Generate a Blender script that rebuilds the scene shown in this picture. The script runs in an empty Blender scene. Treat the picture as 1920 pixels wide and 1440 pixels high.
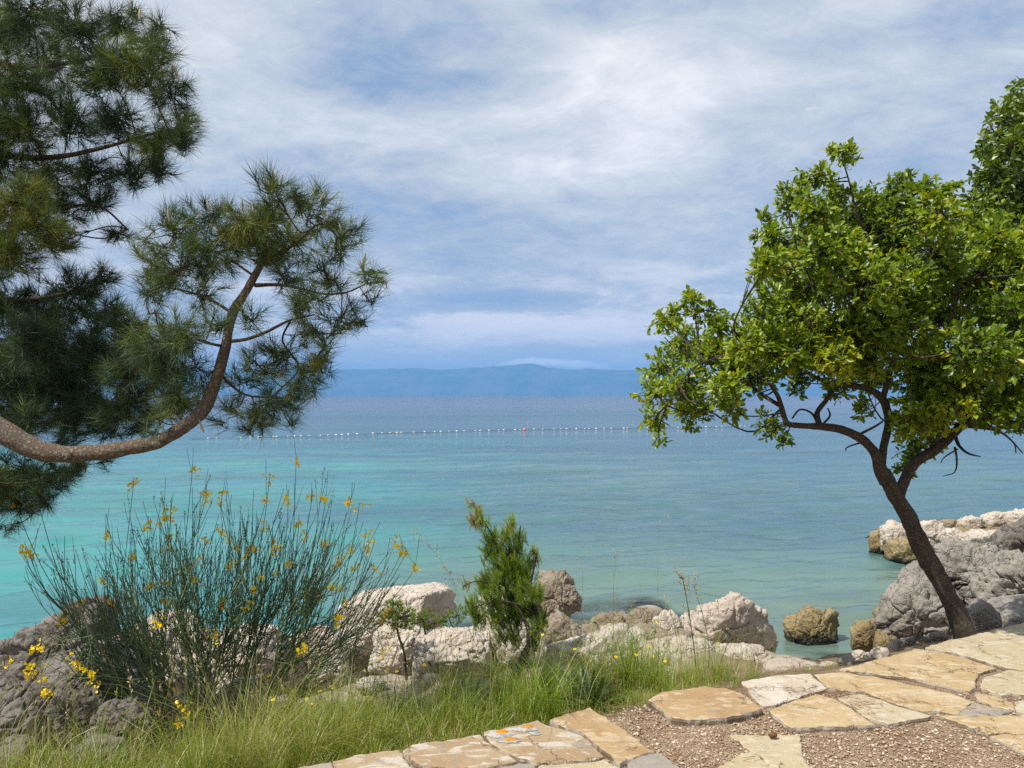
import bpy, bmesh, math, random
import numpy as np
from mathutils import Vector

random.seed(7)
RNG = np.random.default_rng(11)
SC = bpy.context.scene
COL = SC.collection
R = math.radians

# ------------------------------------------------------------------ camera
F, CX, HY, HC = 1450.0, 960.0, 740.0, 3.0      # focal length in photo pixels, centre, horizon row, eye height over the sea
cam_d = bpy.data.cameras.new('camera')
cam = bpy.data.objects.new('camera', cam_d)
COL.objects.link(cam)
cam.location = (0, 0, HC)
cam.rotation_euler = (R(90), 0, 0)
cam_d.sensor_width = 36
cam_d.lens = 36 * F / 1920
cam_d.shift_y = 20 / 1920
cam_d.clip_start = 0.05
cam_d.clip_end = 60000
SC.camera = cam

# ------------------------------------------------------------------ look
SC.view_settings.view_transform = 'Standard'
SC.view_settings.look = 'None'
SC.view_settings.exposure = 0.54
SC.view_settings.gamma = 1.0
SC.cycles.max_bounces = 6
SC.cycles.diffuse_bounces = 3
SC.cycles.glossy_bounces = 3
SC.cycles.transmission_bounces = 4
SC.cycles.transparent_max_bounces = 8
SC.cycles.volume_bounces = 0
SC.cycles.use_denoising = False

SUN_EL, SUN_AZ = R(57), math.atan2(-0.86, -0.48)       # azimuth from +Y towards +X
sun_vec = Vector((math.sin(SUN_AZ) * math.cos(SUN_EL), math.cos(SUN_AZ) * math.cos(SUN_EL), math.sin(SUN_EL)))
sun_d = bpy.data.lights.new('sun', 'SUN')
sun_d.energy = 4.6
sun_d.angle = R(0.6)
sun_d.color = (1.0, 0.95, 0.87)
sun = bpy.data.objects.new('sun', sun_d)
COL.objects.link(sun)
sun.location = (-8, 4, 14)
sun.rotation_euler = (-sun_vec).to_track_quat('-Z', 'Y').to_euler()


# ------------------------------------------------------------------ node helper
class NT:
    def __init__(s, tree):
        s.t = tree
        s.n = tree.nodes
        s.n.clear()

    def new(s, typ, **kw):
        nd = s.n.new(typ)
        for k, v in kw.items():
            if k.startswith('i_'):
                s.put(nd.inputs[k[2:].replace('_', ' ')], v)
            else:
                setattr(nd, k, v)
        return nd

    def put(s, sock, v):
        if isinstance(v, bpy.types.NodeSocket):
            s.t.links.new(v, sock)
        else:
            try:
                sock.default_value = v
            except Exception:
                sock.default_value = (*v, 1.0)

    def m(s, op, a, b=0.0, c=0.0, clamp=False):
        nd = s.n.new('ShaderNodeMath')
        nd.operation = op
        nd.use_clamp = clamp
        s.put(nd.inputs[0], a)
        s.put(nd.inputs[1], b)
        s.put(nd.inputs[2], c)
        return nd.outputs[0]

    def vm(s, op, a, b=(0, 0, 0)):
        nd = s.n.new('ShaderNodeVectorMath')
        nd.operation = op
        s.put(nd.inputs[0], a)
        if op == 'SCALE':
            s.put(nd.inputs['Scale'], b)
        else:
            s.put(nd.inputs[1], b)
        return nd.outputs[0]

    def mix(s, f, a, b, blend='MIX'):
        nd = s.n.new('ShaderNodeMix')
        nd.data_type = 'RGBA'
        nd.blend_type = blend
        s.put(nd.inputs[0], f)
        s.put(nd.inputs[6], a if isinstance(a, bpy.types.NodeSocket) else (*a, 1.0))
        s.put(nd.inputs[7], b if isinstance(b, bpy.types.NodeSocket) else (*b, 1.0))
        return nd.outputs[2]

    def noise(s, vec, scale, detail=4.0, rough=0.55, dist=0.0, out=0):
        nd = s.n.new('ShaderNodeTexNoise')
        s.put(nd.inputs['Vector'], vec)
        s.put(nd.inputs['Scale'], scale)
        s.put(nd.inputs['Detail'], detail)
        s.put(nd.inputs['Roughness'], rough)
        s.put(nd.inputs['Distortion'], dist)
        return nd.outputs[out]

    def vor(s, vec, scale, feature='F1', out='Distance', rnd=1.0):
        nd = s.n.new('ShaderNodeTexVoronoi')
        nd.feature = feature
        s.put(nd.inputs['Vector'], vec)
        s.put(nd.inputs['Scale'], scale)
        s.put(nd.inputs['Randomness'], rnd)
        return nd.outputs[out]

    def ramp(s, f, stops):
        nd = s.n.new('ShaderNodeValToRGB')
        cr = nd.color_ramp
        while len(cr.elements) < len(stops):
            cr.elements.new(0.5)
        for e, (p, c) in zip(cr.elements, stops):
            e.position = p
            e.color = (*c, 1.0) if len(c) == 3 else c
        s.put(nd.inputs[0], f)
        return nd.outputs[0]

    def step(s, v, a, b):                  # smooth 0..1 between a and b
        nd = s.n.new('ShaderNodeMapRange')
        nd.interpolation_type = 'SMOOTHSTEP'
        s.put(nd.inputs[0], v)
        s.put(nd.inputs[1], a)
        s.put(nd.inputs[2], b)
        return nd.outputs[0]

    def bump(s, h, strength=0.5, dist=0.02, normal=None):
        nd = s.n.new('ShaderNodeBump')
        s.put(nd.inputs['Strength'], strength)
        s.put(nd.inputs['Distance'], dist)
        s.put(nd.inputs['Height'], h)
        if normal is not None:
            s.put(nd.inputs['Normal'], normal)
        return nd.outputs[0]

    def sep(s, v):
        nd = s.n.new('ShaderNodeSeparateXYZ')
        s.put(nd.inputs[0], v)
        return nd.outputs

    def comb(s, x, y, z):
        nd = s.n.new('ShaderNodeCombineXYZ')
        for i, v in enumerate((x, y, z)):
            s.put(nd.inputs[i], v)
        return nd.outputs[0]


# ------------------------------------------------------------------ world: blue sky behind layered cloud
world = bpy.data.worlds.new('World')
SC.world = world
world.use_nodes = True
w = NT(world.node_tree)
sky = w.new('ShaderNodeTexSky', sky_type='NISHITA', sun_disc=False)
sky.sun_elevation = SUN_EL
sky.sun_rotation = SUN_AZ
sky.air_density = 1.0
sky.dust_density = 0.6
sky.ozone_density = 1.5
tc = w.new('ShaderNodeTexCoord')
dx, dy, dz = w.sep(w.vm('NORMALIZE', tc.outputs['Generated']))[0:3]
el = w.m('ARCSINE', dz)
az = w.m('ARCTAN2', dx, dy)
zc = w.m('ADD', w.m('MAXIMUM', dz, 0.0), 0.16)
pu, pv = w.m('DIVIDE', dx, zc), w.m('DIVIDE', dy, zc)
pl = w.comb(pu, pv, 0.0)
# streaks run up to the right: rotate and stretch the cloud sheet
mp = w.new('ShaderNodeMapping')
w.put(mp.inputs['Vector'], pl)
mp.inputs['Rotation'].default_value = (0, 0, R(-28))
mp.inputs['Scale'].default_value = (0.78, 1.0, 1.0)
mp.inputs['Location'].default_value = (3.1, 1.7, 0.0)
big = w.noise(mp.outputs[0], 1.15, 7.0, 0.56, 0.25)
fine = w.noise(mp.outputs[0], 3.4, 9.0, 0.62, 0.5)
strk = w.noise(w.comb(w.m('MULTIPLY', az, 3.0), w.m('MULTIPLY', el, 12.0), 4.0), 2.8, 10.0, 0.62, 0.5)
wisp = w.noise(mp.outputs[0], 8.5, 8.0, 0.66, 1.1)
bill = w.noise(w.vm('MULTIPLY', mp.outputs[0], (1.5, 1.0, 1.0)), 2.0, 10.0, 0.60, 1.6)
dens = w.m('ADD', w.m('ADD', w.m('MULTIPLY', big, 0.40), w.m('MULTIPLY', fine, 0.26)), w.m('ADD', w.m('MULTIPLY', wisp, 0.20), w.m('MULTIPLY', bill, 0.24)))
dens = w.m('SUBTRACT', w.m('MULTIPLY', dens, 1.25), 0.145)
low = w.step(el, 0.30, 0.06)
nd = w.new('ShaderNodeMix')
w.put(nd.inputs[0], w.m('MULTIPLY', low, 0.55))
w.put(nd.inputs[2], dens)
w.put(nd.inputs[3], w.m('ADD', strk, 0.01))
dens = nd.outputs[0]
# the large masses of this sky, as directions (azimuth, elevation in radians)
for (px, py, sx, sy, amt) in [(430, 60, 150, 60, .10), (740, 130, 210, 80, -.12), (700, 235, 170, 36, .08), (880, 110, 60, 22, .07),
                              (1230, 150, 190, 60, .07), (1150, 285, 190, 60, .09), (1350, 240, 90, 30, -.06),
                              (1690, 75, 150, 40, -.07), (1560, 150, 240, 60, .05), (930, 572, 130, 26, -.15), (1010, 612, 190, 20, .13),
                              (800, 610, 100, 6, -.10), (850, 440, 230, 60, -.05), (560, 330, 130, 60, -.05), (1060, 665, 260, 16, -.06),
                              (1150, 15, 120, 22, -.10), (1290, 600, 120, 40, .05), (500, 230, 110, 50, .05)]:
    a0 = math.atan2(px - CX, F)
    e0 = math.atan2(HY - py, math.hypot(F, px - CX))
    qa = w.m('DIVIDE', w.m('SUBTRACT', az, a0), sx / F)
    qe = w.m('DIVIDE', w.m('SUBTRACT', el, e0), sy / F)
    g = w.m('EXPONENT', w.m('MULTIPLY', w.m('ADD', w.m('MULTIPLY', qa, qa), w.m('MULTIPLY', qe, qe)), -0.7))
    dens = w.m('ADD', dens, w.m('MULTIPLY', g, amt * 1.35))
tone = w.ramp(dens, [(0.30, (.200, .285, .430)), (0.42, (.300, .360, .460)), (0.49, (.375, .420, .490)), (0.55, (.440, .475, .520)), (0.63, (.53, .55, .575)), (0.76, (.70, .70, .71))])
# warm pinkish light on the far low banks
warm = w.m('MULTIPLY', w.step(el, 0.20, 0.07), w.step(dens, 0.50, 0.64))
tone = w.mix(w.m('MULTIPLY', warm, 0.6), tone, (.80, .72, .72))
tone = w.mix(w.m('MULTIPLY', w.step(el, 0.14, 0.0), 0.62), tone, (.74, .70, .66))
# broken bank of lit cumulus low over the strait, with grey undersides
bn = w.noise(w.comb(w.m('MULTIPLY', az, 9.0), w.m('MULTIPLY', el, 26.0), 2.0), 1.3, 9.0, 0.60, 0.4)
ba = w.m('DIVIDE', w.m('SUBTRACT', az, 0.06), 0.26)
be = w.m('DIVIDE', w.m('SUBTRACT', el, 0.088), 0.022)
bgs = w.m('EXPONENT', w.m('MULTIPLY', w.m('ADD', w.m('MULTIPLY', ba, ba), w.m('MULTIPLY', be, be)), -0.8))
bank = w.step(w.m('ADD', w.m('MULTIPLY', bgs, 0.36), w.m('MULTIPLY', bn, 0.85)), 0.56, 0.74)
tone = w.mix(w.m('MULTIPLY', bank, 0.75), tone, (.80, .73, .72))
ue = w.m('DIVIDE', w.m('SUBTRACT', el, 0.121), 0.016)
ua = w.m('DIVIDE', w.m('ADD', az, 0.02), 0.13)
ug = w.m('EXPONENT', w.m('MULTIPLY', w.m('ADD', w.m('MULTIPLY', ua, ua), w.m('MULTIPLY', ue, ue)), -0.8))
tone = w.mix(w.m('MULTIPLY', w.step(w.m('MULTIPLY', ug, w.m('MULTIPLY', bn, 1.7)), 0.30, 1.05), 0.60), tone, (.22, .31, .46))
# a white cap of cloud resting behind the far ridge
capn = w.noise(w.comb(w.m('MULTIPLY', az, 26.0), w.m('MULTIPLY', el, 70.0), 1.0), 1.0, 5.0, 0.6, 0.3)
capa = w.m('DIVIDE', w.m('SUBTRACT', az, 0.052), 0.075)
cape = w.m('DIVIDE', w.m('SUBTRACT', el, w.m('SUBTRACT', 0.0430, w.m('MULTIPLY', w.m('ABSOLUTE', w.m('SUBTRACT', az, 0.03)), 0.07))), 0.0062)
capg = w.m('EXPONENT', w.m('MULTIPLY', w.m('ADD', w.m('POWER', w.m('ABSOLUTE', capa), 4.0), w.m('MULTIPLY', cape, cape)), -0.9))
cap = w.step(w.m('MULTIPLY', capg, w.m('ADD', 0.25, w.m('MULTIPLY', capn, 1.3))), 0.30, 0.85)
tone = w.mix(cap, tone, (1.0, .98, .98))
cover = w.step(dens, 0.22, 0.44)
SKY_K = 0.10
skycol = w.mix(w.m('ADD', 0.35, w.m('MULTIPLY', cover, 0.65), clamp=True), sky.outputs[0], w.vm('SCALE', tone, 1.0 / SKY_K))
bg = w.new('ShaderNodeBackground')
w.put(bg.inputs['Color'], skycol)
bg.inputs['Strength'].default_value = SKY_K
wo = w.new('ShaderNodeOutputWorld')
w.t.links.new(bg.outputs[0], wo.inputs['Surface'])


# ------------------------------------------------------------------ numpy noise
_P = np.random.default_rng(5).permutation(512)
_P = np.concatenate([_P, _P, _P])
_G = np.random.default_rng(6).normal(size=(512, 3))
_G /= np.linalg.norm(_G, axis=1)[:, None]


def _hash(i):
    i = i % 512
    return _P[_P[_P[i[:, 0]] + i[:, 1]] % 512 + i[:, 2]] % 512


def perlin(p):
    p = np.asarray(p, float)
    i = np.floor(p).astype(int)
    f = p - i
    u = f * f * f * (f * (f * 6 - 15) + 10)
    r = np.zeros(len(p))
    for dx_ in (0, 1):
        for dy_ in (0, 1):
            for dz_ in (0, 1):
                o = np.array([dx_, dy_, dz_])
                g = _G[_hash(i + o)]
                wgt = np.abs(1 - o - u).prod(axis=1) if False else np.prod(np.where(o == 1, u, 1 - u), axis=1)
                r += wgt * np.sum(g * (f - o), axis=1)
    return r * 1.6


def fbm(p, oct=4, gain=0.5, ridged=False):
    a, s, r = 1.0, 1.0, np.zeros(len(p))
    for k in range(oct):
        n = perlin(p * s + 17.3 * k)
        r += a * ((1 - 2 * np.abs(n)) if ridged else n)
        a *= gain
        s *= 2.03
    return r


def worley(p):
    i = np.floor(p).astype(int)
    d1 = np.full(len(p), 9.0)
    d2 = np.full(len(p), 9.0)
    idd = np.zeros(len(p))
    for a in (-1, 0, 1):
        for b in (-1, 0, 1):
            for c in (-1, 0, 1):
                q = i + np.array([a, b, c])
                h = _hash(q)
                pt = q + 0.5 + 0.45 * _G[h]
                d = np.linalg.norm(p - pt, axis=1)
                m1 = d < d1
                d2 = np.where(m1, d1, np.minimum(d2, d))
                idd = np.where(m1, h / 512.0, idd)
                d1 = np.where(m1, d, d1)
    return d1, d2, idd


# ------------------------------------------------------------------ object helpers
def P(px, py, Y):
    return np.array([(px - CX) / F * Y, Y, HC - (py - HY) / F * Y])


def on_plane(px, py, z):
    Y = (HC - z) * F / (py - HY)
    return np.array([(px - CX) / F * Y, Y, z])


def tag(o, label=None, cat=None, group=None, kind=None):
    if label: o['label'] = label
    if cat: o['category'] = cat
    if group: o['group'] = group
    if kind: o['kind'] = kind
    return o


def empty(name, loc):
    o = bpy.data.objects.new(name, None)
    o.empty_display_size = 0.1
    o.location = tuple(loc)
    COL.objects.link(o)
    return o


def mesh_np(name, V, T, mat, parent=None, base=(0, 0, 0), smooth=True, attrs=None):
    """one mesh object from vertices V (N,3) in world space and faces T (M,k); base is the object's (or its thing's) origin"""
    V = np.asarray(V, float) - np.asarray(base, float)
    T = np.asarray(T, int)
    me = bpy.data.meshes.new(name)
    k = T.shape[1]
    me.vertices.add(len(V))
    me.vertices.foreach_set('co', V.astype(np.float32).ravel())
    me.loops.add(T.size)
    me.polygons.add(len(T))
    me.polygons.foreach_set('loop_start', np.arange(0, T.size, k, dtype=np.int32))
    me.loops.foreach_set('vertex_index', T.astype(np.int32).ravel())
    me.polygons.foreach_set('use_smooth', np.full(len(T), smooth))
    for nm, val in (attrs or {}).items():
        at = me.attributes.new(nm, 'FLOAT', 'POINT')
        at.data.foreach_set('value', np.asarray(val, np.float32))
    me.update(calc_edges=True)
    me.validate()
    if mat: me.materials.append(mat)
    o = bpy.data.objects.new(name, me)
    COL.objects.link(o)
    if parent is not None:
        o.parent = parent
    else:
        o.location = tuple(base)
    return o


class Geo:
    def __init__(s):
        s.V, s.T, s.A, s.n = [], [], [], 0

    def add(s, V, T, a=0.5):
        V = np.asarray(V, float).reshape(-1, 3)
        s.V.append(V)
        s.T.append(np.asarray(T, int).reshape(-1, 3) + s.n)
        s.A.append(np.broadcast_to(np.asarray(a, float), (len(V),)))
        s.n += len(V)

    def build(s, name, mat, parent=None, base=(0, 0, 0), smooth=True):
        return mesh_np(name, np.concatenate(s.V), np.concatenate(s.T), mat, parent, base, smooth, {'tint': np.concatenate(s.A)})


def spline(pts, n=6):
    """Catmull-Rom through rows of any width"""
    p = np.asarray(pts, float)
    if len(p) < 3:
        t = np.linspace(0, 1, n + 1)[:, None]
        return p[0] * (1 - t) + p[-1] * t
    q = np.vstack([2 * p[0] - p[1], p, 2 * p[-1] - p[-2]])
    out = []
    for i in range(1, len(q) - 2):
        for k in range(n):
            t = k / n
            a, b, c, d = q[i - 1], q[i], q[i + 1], q[i + 2]
            out.append(0.5 * (2 * b + (c - a) * t + (2 * a - 5 * b + 4 * c - d) * t * t + (3 * b - a - 3 * c + d) * t ** 3))
    out.append(p[-1])
    return np.array(out)


def tube(geo, pts, rad, sides=8, tint=0.5, lump=0.0, cap=True):
    pts = np.asarray(pts, float)
    rad = np.broadcast_to(np.asarray(rad, float), (len(pts),))
    tan = np.gradient(pts, axis=0)
    tan /= np.linalg.norm(tan, axis=1)[:, None] + 1e-9
    ref = np.array([0.31, 0.87, 0.38])
    rings = []
    ang = np.linspace(0, 2 * np.pi, sides, endpoint=False)
    for p, t, r in zip(pts, tan, rad):
        u = np.cross(t, ref)
        u /= np.linalg.norm(u) + 1e-9
        v = np.cross(t, u)
        rings.append(p + r * (np.cos(ang)[:, None] * u + np.sin(ang)[:, None] * v))
    V = np.concatenate(rings)
    if lump:
        c = np.repeat(pts, sides, axis=0)
        rr = np.repeat(rad, sides)
        nz = fbm(V * np.array([9, 9, 5]), 3) * lump + fbm(V * 28 + 3, 2) * lump * 0.5
        V = c + (V - c) * (1 + nz)[:, None]
    T = []
    n = len(pts)
    for i in range(n - 1):
        for k in range(sides):
            a, b = i * sides + k, i * sides + (k + 1) % sides
            T += [(a, b, b + sides), (a, b + sides, a + sides)]
    if cap:
        V = np.vstack([V, pts[0], pts[-1]])
        for k in range(sides):
            T += [(n * sides, (k + 1) % sides, k), (n * sides + 1, (n - 1) * sides + k, (n - 1) * sides + (k + 1) % sides)]
    geo.add(V, T, tint)


def unit(v):
    return v / (np.linalg.norm(v, axis=-1, keepdims=True) + 1e-9)


def rand_dir(n):
    return unit(RNG.normal(size=(n, 3)))


def add_needles(geo, pos, dirs, length, width, tint):
    n = len(pos)
    side = unit(np.cross(dirs, rand_dir(n)))
    L = np.broadcast_to(length, (n,))[:, None]
    bend = rand_dir(n) * L * 0.06
    V = np.empty((n, 3, 3))
    V[:, 0] = pos - side * width / 2
    V[:, 1] = pos + side * width / 2
    V[:, 2] = pos + dirs * L + bend
    geo.add(V.reshape(-1, 3), np.arange(n * 3).reshape(-1, 3), np.repeat(tint, 3))


LEAF = np.array([(0, 0, 0), (.30, -.20, .03), (.30, 0, -.01), (.30, .20, .03), (.68, -.30, .05), (.68, 0, -.03), (.68, .30, .05), (1, 0, -.10)])
LEAF_T = np.array([(0, 1, 2), (0, 2, 3), (1, 4, 5), (1, 5, 2), (2, 5, 6), (2, 6, 3), (4, 7, 5), (5, 7, 6)])


def add_leaves(geo, pos, dirs, nrm, length, tint, aspect=1.0, tpl=LEAF, tri=LEAF_T):
    n = len(pos)
    side = unit(np.cross(nrm, dirs))
    up = unit(np.cross(dirs, side))
    L = np.broadcast_to(length, (n,))[:, None, None]
    V = pos[:, None, :] + L * (tpl[None, :, 0:1] * dirs[:, None, :] + aspect * tpl[None, :, 1:2] * side[:, None, :] + tpl[None, :, 2:3] * up[:, None, :])
    k = len(tpl)
    T = (tri[None] + (np.arange(n) * k)[:, None, None]).reshape(-1, 3)
    geo.add(V.reshape(-1, 3), T, np.repeat(tint, k))


def add_blades(geo, pos, h, lean, bend, width, tint, segs=4):
    n = len(pos)
    side = unit(np.stack([-lean[:, 1], lean[:, 0], np.zeros(n)], 1) + 0.5 * np.stack([RNG.normal(size=n), RNG.normal(size=n), np.zeros(n)], 1))
    V = np.empty((n, 2 * segs + 1, 3))
    for i in range(segs + 1):
        t = i / segs
        c = pos + np.stack([lean[:, 0] * bend * t ** 2 * h, lean[:, 1] * bend * t ** 2 * h, h * (t - 0.35 * bend * t ** 3)], 1)
        if i < segs:
            ww = (width * (1 - 0.75 * t))[:, None] / 2
            V[:, 2 * i] = c - side * ww
            V[:, 2 * i + 1] = c + side * ww
        else:
            V[:, 2 * segs] = c
    T = []
    for i in range(segs - 1):
        a = 2 * i
        T += [(a, a + 1, a + 3), (a, a + 3, a + 2)]
    T.append((2 * segs - 2, 2 * segs - 1, 2 * segs))
    T = np.array(T)
    k = 2 * segs + 1
    geo.add(V.reshape(-1, 3), (T[None] + (np.arange(n) * k)[:, None, None]).reshape(-1, 3), np.repeat(tint, k))


# ------------------------------------------------------------------ materials
def material(name):
    m = bpy.data.materials.new(name)
    m.use_nodes = True
    return m, NT(m.node_tree)


def principled(t, color, rough=0.8, normal=None, spec=0.3):
    b = t.new('ShaderNodeBsdfPrincipled')
    t.put(b.inputs['Base Color'], color)
    t.put(b.inputs['Roughness'], rough)
    b.inputs['Specular IOR Level'].default_value = spec
    if normal is not None:
        t.put(b.inputs['Normal'], normal)
    return b.outputs[0]


def finish(t, shader, disp=None):
    o = t.new('ShaderNodeOutputMaterial')
    t.t.links.new(shader, o.inputs['Surface'])


def rock_mat(name, pale, tint, dark, dark_amt=0.5, algae=0.5):
    m, t = material(name)
    tcn = t.new('ShaderNodeTexCoord')
    inf = t.new('ShaderNodeObjectInfo')
    v = t.vm('ADD', tcn.outputs['Object'], t.vm('SCALE', t.comb(inf.outputs['Random'], 3.0, 1.0), 40.0))
    n1 = t.noise(v, 2.2, 6, 0.6, 0.4)
    n2 = t.noise(v, 9.0, 8, 0.65, 0.2)
    n3 = t.noise(v, 38.0, 6, 0.7)
    col = t.mix(t.step(n1, 0.40, 0.62), pale, tint)
    col = t.mix(t.m('MULTIPLY', t.step(n2, 0.52, 0.70), dark_amt), col, dark)
    spots = t.step(t.vor(v, 21.0), 0.16, 0.06)
    col = t.mix(t.m('MULTIPLY', t.m('MULTIPLY', spots, t.step(n2, 0.42, 0.6)), 0.7), col, dark)
    col = t.mix(t.m('MULTIPLY', t.step(n3, 0.45, 0.72), 0.35), col, pale)
    # tide mark and algae near the waterline
    geo = t.new('ShaderNodeNewGeometry')
    z = t.sep(geo.outputs['Position'])[2]
    zz = t.m('ADD', z, t.m('MULTIPLY', t.m('SUBTRACT', n2, 0.5), 0.35))
    col = t.mix(t.m('MULTIPLY', t.step(zz, 0.42, 0.16), algae), col, (.20, .145, .055))
    col = t.mix(t.step(zz, 0.17, 0.04), col, (.030, .028, .022))
    crack = t.step(t.vor(t.vm('ADD', v, t.vm('SCALE', t.noise(v, 4.0, 3, 0.6, 0, 1), 0.35)), 4.2, 'DISTANCE_TO_EDGE'), 0.0, 0.05)
    h = t.m('ADD', t.m('ADD', t.m('MULTIPLY', n2, 1.0), t.m('MULTIPLY', n3, 0.45)), t.m('MULTIPLY', crack, 0.35))
    nrm = t.bump(h, 0.85, 0.05)
    finish(t, principled(t, col, t.ramp(zz, [(0.02, (.25, .25, .25)), (0.2, (.9, .9, .9))]), nrm, 0.25))
    return m


M_PALE = rock_mat('pale_limestone', (.53, .475, .40), (.455, .385, .315), (.16, .14, .12), 0.5)
M_WHITE = rock_mat('white_limestone', (.50, .445, .375), (.42, .35, .285), (.18, .16, .14), 0.4, 0.3)
M_GREY = rock_mat('grey_limestone', (.31, .285, .25), (.235, .21, .18), (.065, .06, .052), 0.6, 0.7)
M_BROWN = rock_mat('brown_limestone', (.30, .25, .19), (.23, .185, .135), (.07, .06, .05), 0.7, 0.4)
M_DARK = rock_mat('dark_limestone', (.225, .205, .185), (.145, .12, .10), (.042, .039, .036), 0.85, 0.2)
M_ALGAE = rock_mat('algae_limestone', (.34, .275, .16), (.24, .18, .085), (.085, .072, .045), 0.8, 0.6)


def slab_mat(name, c1, c2, c3, grey):
    m, t = material(name)
    tcn = t.new('ShaderNodeTexCoord')
    inf = t.new('ShaderNodeObjectInfo')
    v = t.vm('ADD', tcn.outputs['Object'], t.vm('SCALE', t.comb(inf.outputs['Random'], 1.0, 2.0), 30.0))
    n1 = t.noise(v, 2.4, 6, 0.6, 0.8)
    n2 = t.noise(v, 11.0, 7, 0.65, 0.3)
    n3 = t.noise(v, 60.0, 5, 0.7)
    n4 = t.noise(t.vm('MULTIPLY', v, (1.0, 2.3, 1.0)), 6.0, 7, 0.62, 1.2)
    col = t.mix(t.step(n1, 0.38, 0.62), c1, c2)
    col = t.mix(t.m('MULTIPLY', t.step(n4, 0.50, 0.60), 0.85), col, c3)
    col = t.mix(t.m('MULTIPLY', t.step(n2, 0.56, 0.70), grey), col, (.20, .19, .18))
    col = t.mix(t.m('MULTIPLY', t.step(n3, 0.52, 0.72), 0.25), col, (.62, .56, .46))
    col = t.mix(t.m('MULTIPLY', t.step(t.noise(v, 27.0, 4, 0.7), 0.62, 0.70), 0.5), col, (.17, .12, .08))
    # broken rim coloured shadow brown, mottled paler: shade put into the colour
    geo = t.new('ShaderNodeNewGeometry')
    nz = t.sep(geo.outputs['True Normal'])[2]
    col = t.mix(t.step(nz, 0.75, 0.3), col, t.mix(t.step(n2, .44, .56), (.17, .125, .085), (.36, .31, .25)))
    lay = t.noise(t.vm('MULTIPLY', v, (1, 1, 1)), 3.0, 3, 0.5, 0.6)
    terr = t.m('DIVIDE', t.m('FLOOR', t.m('MULTIPLY', lay, 14.0)), 14.0)      # flaked bedding planes
    h = t.m('ADD', t.m('ADD', t.m('MULTIPLY', n2, 0.5), t.m('MULTIPLY', n3, 0.25)), t.m('MULTIPLY', terr, 3.2))
    ck = t.vor(t.vm('ADD', v, t.vm('SCALE', t.noise(v, 5.0, 5, 0.7, 0, 1), 0.30)), 2.1, 'DISTANCE_TO_EDGE')
    ckm = t.m('MULTIPLY', t.step(ck, 0.011, 0.001), t.step(n1, 0.50, 0.56))
    col = t.mix(t.m('MULTIPLY', ckm, 0.45), col, (.15, .105, .065))
    h = t.m('SUBTRACT', h, t.m('MULTIPLY', ckm, 0.8))
    finish(t, principled(t, col, 0.88, t.bump(h, 0.8, 0.022), 0.2))
    return m


M_SLAB = {
    'gold': slab_mat('gold_flagstone', (.415, .315, .180), (.365, .260, .130), (.47, .39, .27), 0.35),
    'orange': slab_mat('orange_flagstone', (.355, .240, .125), (.31, .20, .10), (.43, .345, .22), 0.50),
    'white': slab_mat('white_flagstone', (.47, .425, .35), (.43, .36, .265), (.52, .48, .42), 0.45),
    'cream': slab_mat('cream_flagstone', (.41, .34, .225), (.38, .305, .19), (.46, .41, .31), 0.40),
    'grey': slab_mat('grey_flagstone', (.27, .235, .195), (.31, .26, .20), (.24, .22, .195), 0.5),
    'mottled': slab_mat('mottled_flagstone', (.345, .260, .160), (.295, .205, .115), (.45, .41, .355), 0.8),
}


def foliage_mat(name, stops, transl=0.35, gloss=0.10, rough=0.45):
    m, t = material(name)
    a = t.new('ShaderNodeAttribute', attribute_name='tint')
    col = t.ramp(a.outputs['Fac'], stops)
    d = t.new('ShaderNodeBsdfDiffuse')
    t.put(d.inputs[0], col)
    tr = t.new('ShaderNodeBsdfTranslucent')
    t.put(tr.inputs[0], t.mix(1.0, col, (1.25, 1.15, 0.45), 'MULTIPLY'))
    gl = t.new('ShaderNodeBsdfGlossy')
    gl.inputs['Roughness'].default_value = rough
    gl.inputs['Color'].default_value = (.8, .8, .8, 1)
    m1 = t.new('ShaderNodeMixShader')
    m1.inputs[0].default_value = transl
    t.t.links.new(d.outputs[0], m1.inputs[1])
    t.t.links.new(tr.outputs[0], m1.inputs[2])
    m2 = t.new('ShaderNodeMixShader')
    m2.inputs[0].default_value = gloss
    t.t.links.new(m1.outputs[0], m2.inputs[1])
    t.t.links.new(gl.outputs[0], m2.inputs[2])
    finish(t, m2.outputs[0])
    return m


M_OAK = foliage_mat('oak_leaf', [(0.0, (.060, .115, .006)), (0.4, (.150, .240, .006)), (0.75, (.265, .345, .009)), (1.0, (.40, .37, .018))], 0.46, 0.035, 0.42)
M_OAK2 = foliage_mat('dark_oak_leaf', [(0.0, (.045, .085, .008)), (0.5, (.110, .185, .010)), (1.0, (.22, .27, .02))], 0.35, 0.06, 0.42)
M_PINE = foliage_mat('pine_needle', [(0.0, (.026, .056, .034)), (0.45, (.070, .120, .048)), (0.78, (.150, .185, .028)), (1.0, (.20, .190, .035))], 0.22, 0.03, 0.5)
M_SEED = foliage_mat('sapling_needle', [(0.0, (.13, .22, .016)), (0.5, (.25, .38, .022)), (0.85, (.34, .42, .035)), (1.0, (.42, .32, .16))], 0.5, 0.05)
M_GRASS = foliage_mat('grass_blade', [(0.0, (.080, .13, .012)), (0.35, (.19, .275, .018)), (0.7, (.32, .36, .045)), (0.85, (.38, .33, .12)), (1.0, (.50, .41, .23))], 0.4, 0.05)
M_BROOM = foliage_mat('broom_stem', [(0.0, (.024, .056, .018)), (0.5, (.065, .12, .032)), (0.8, (.15, .175, .055)), (1.0, (.28, .24, .15))], 0.05, 0.08)
M_PETAL = foliage_mat('yellow_petal', [(0.0, (.70, .40, .002)), (0.5, (.85, .60, .003)), (1.0, (.90, .72, .01))], 0.35, 0.03)
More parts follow.
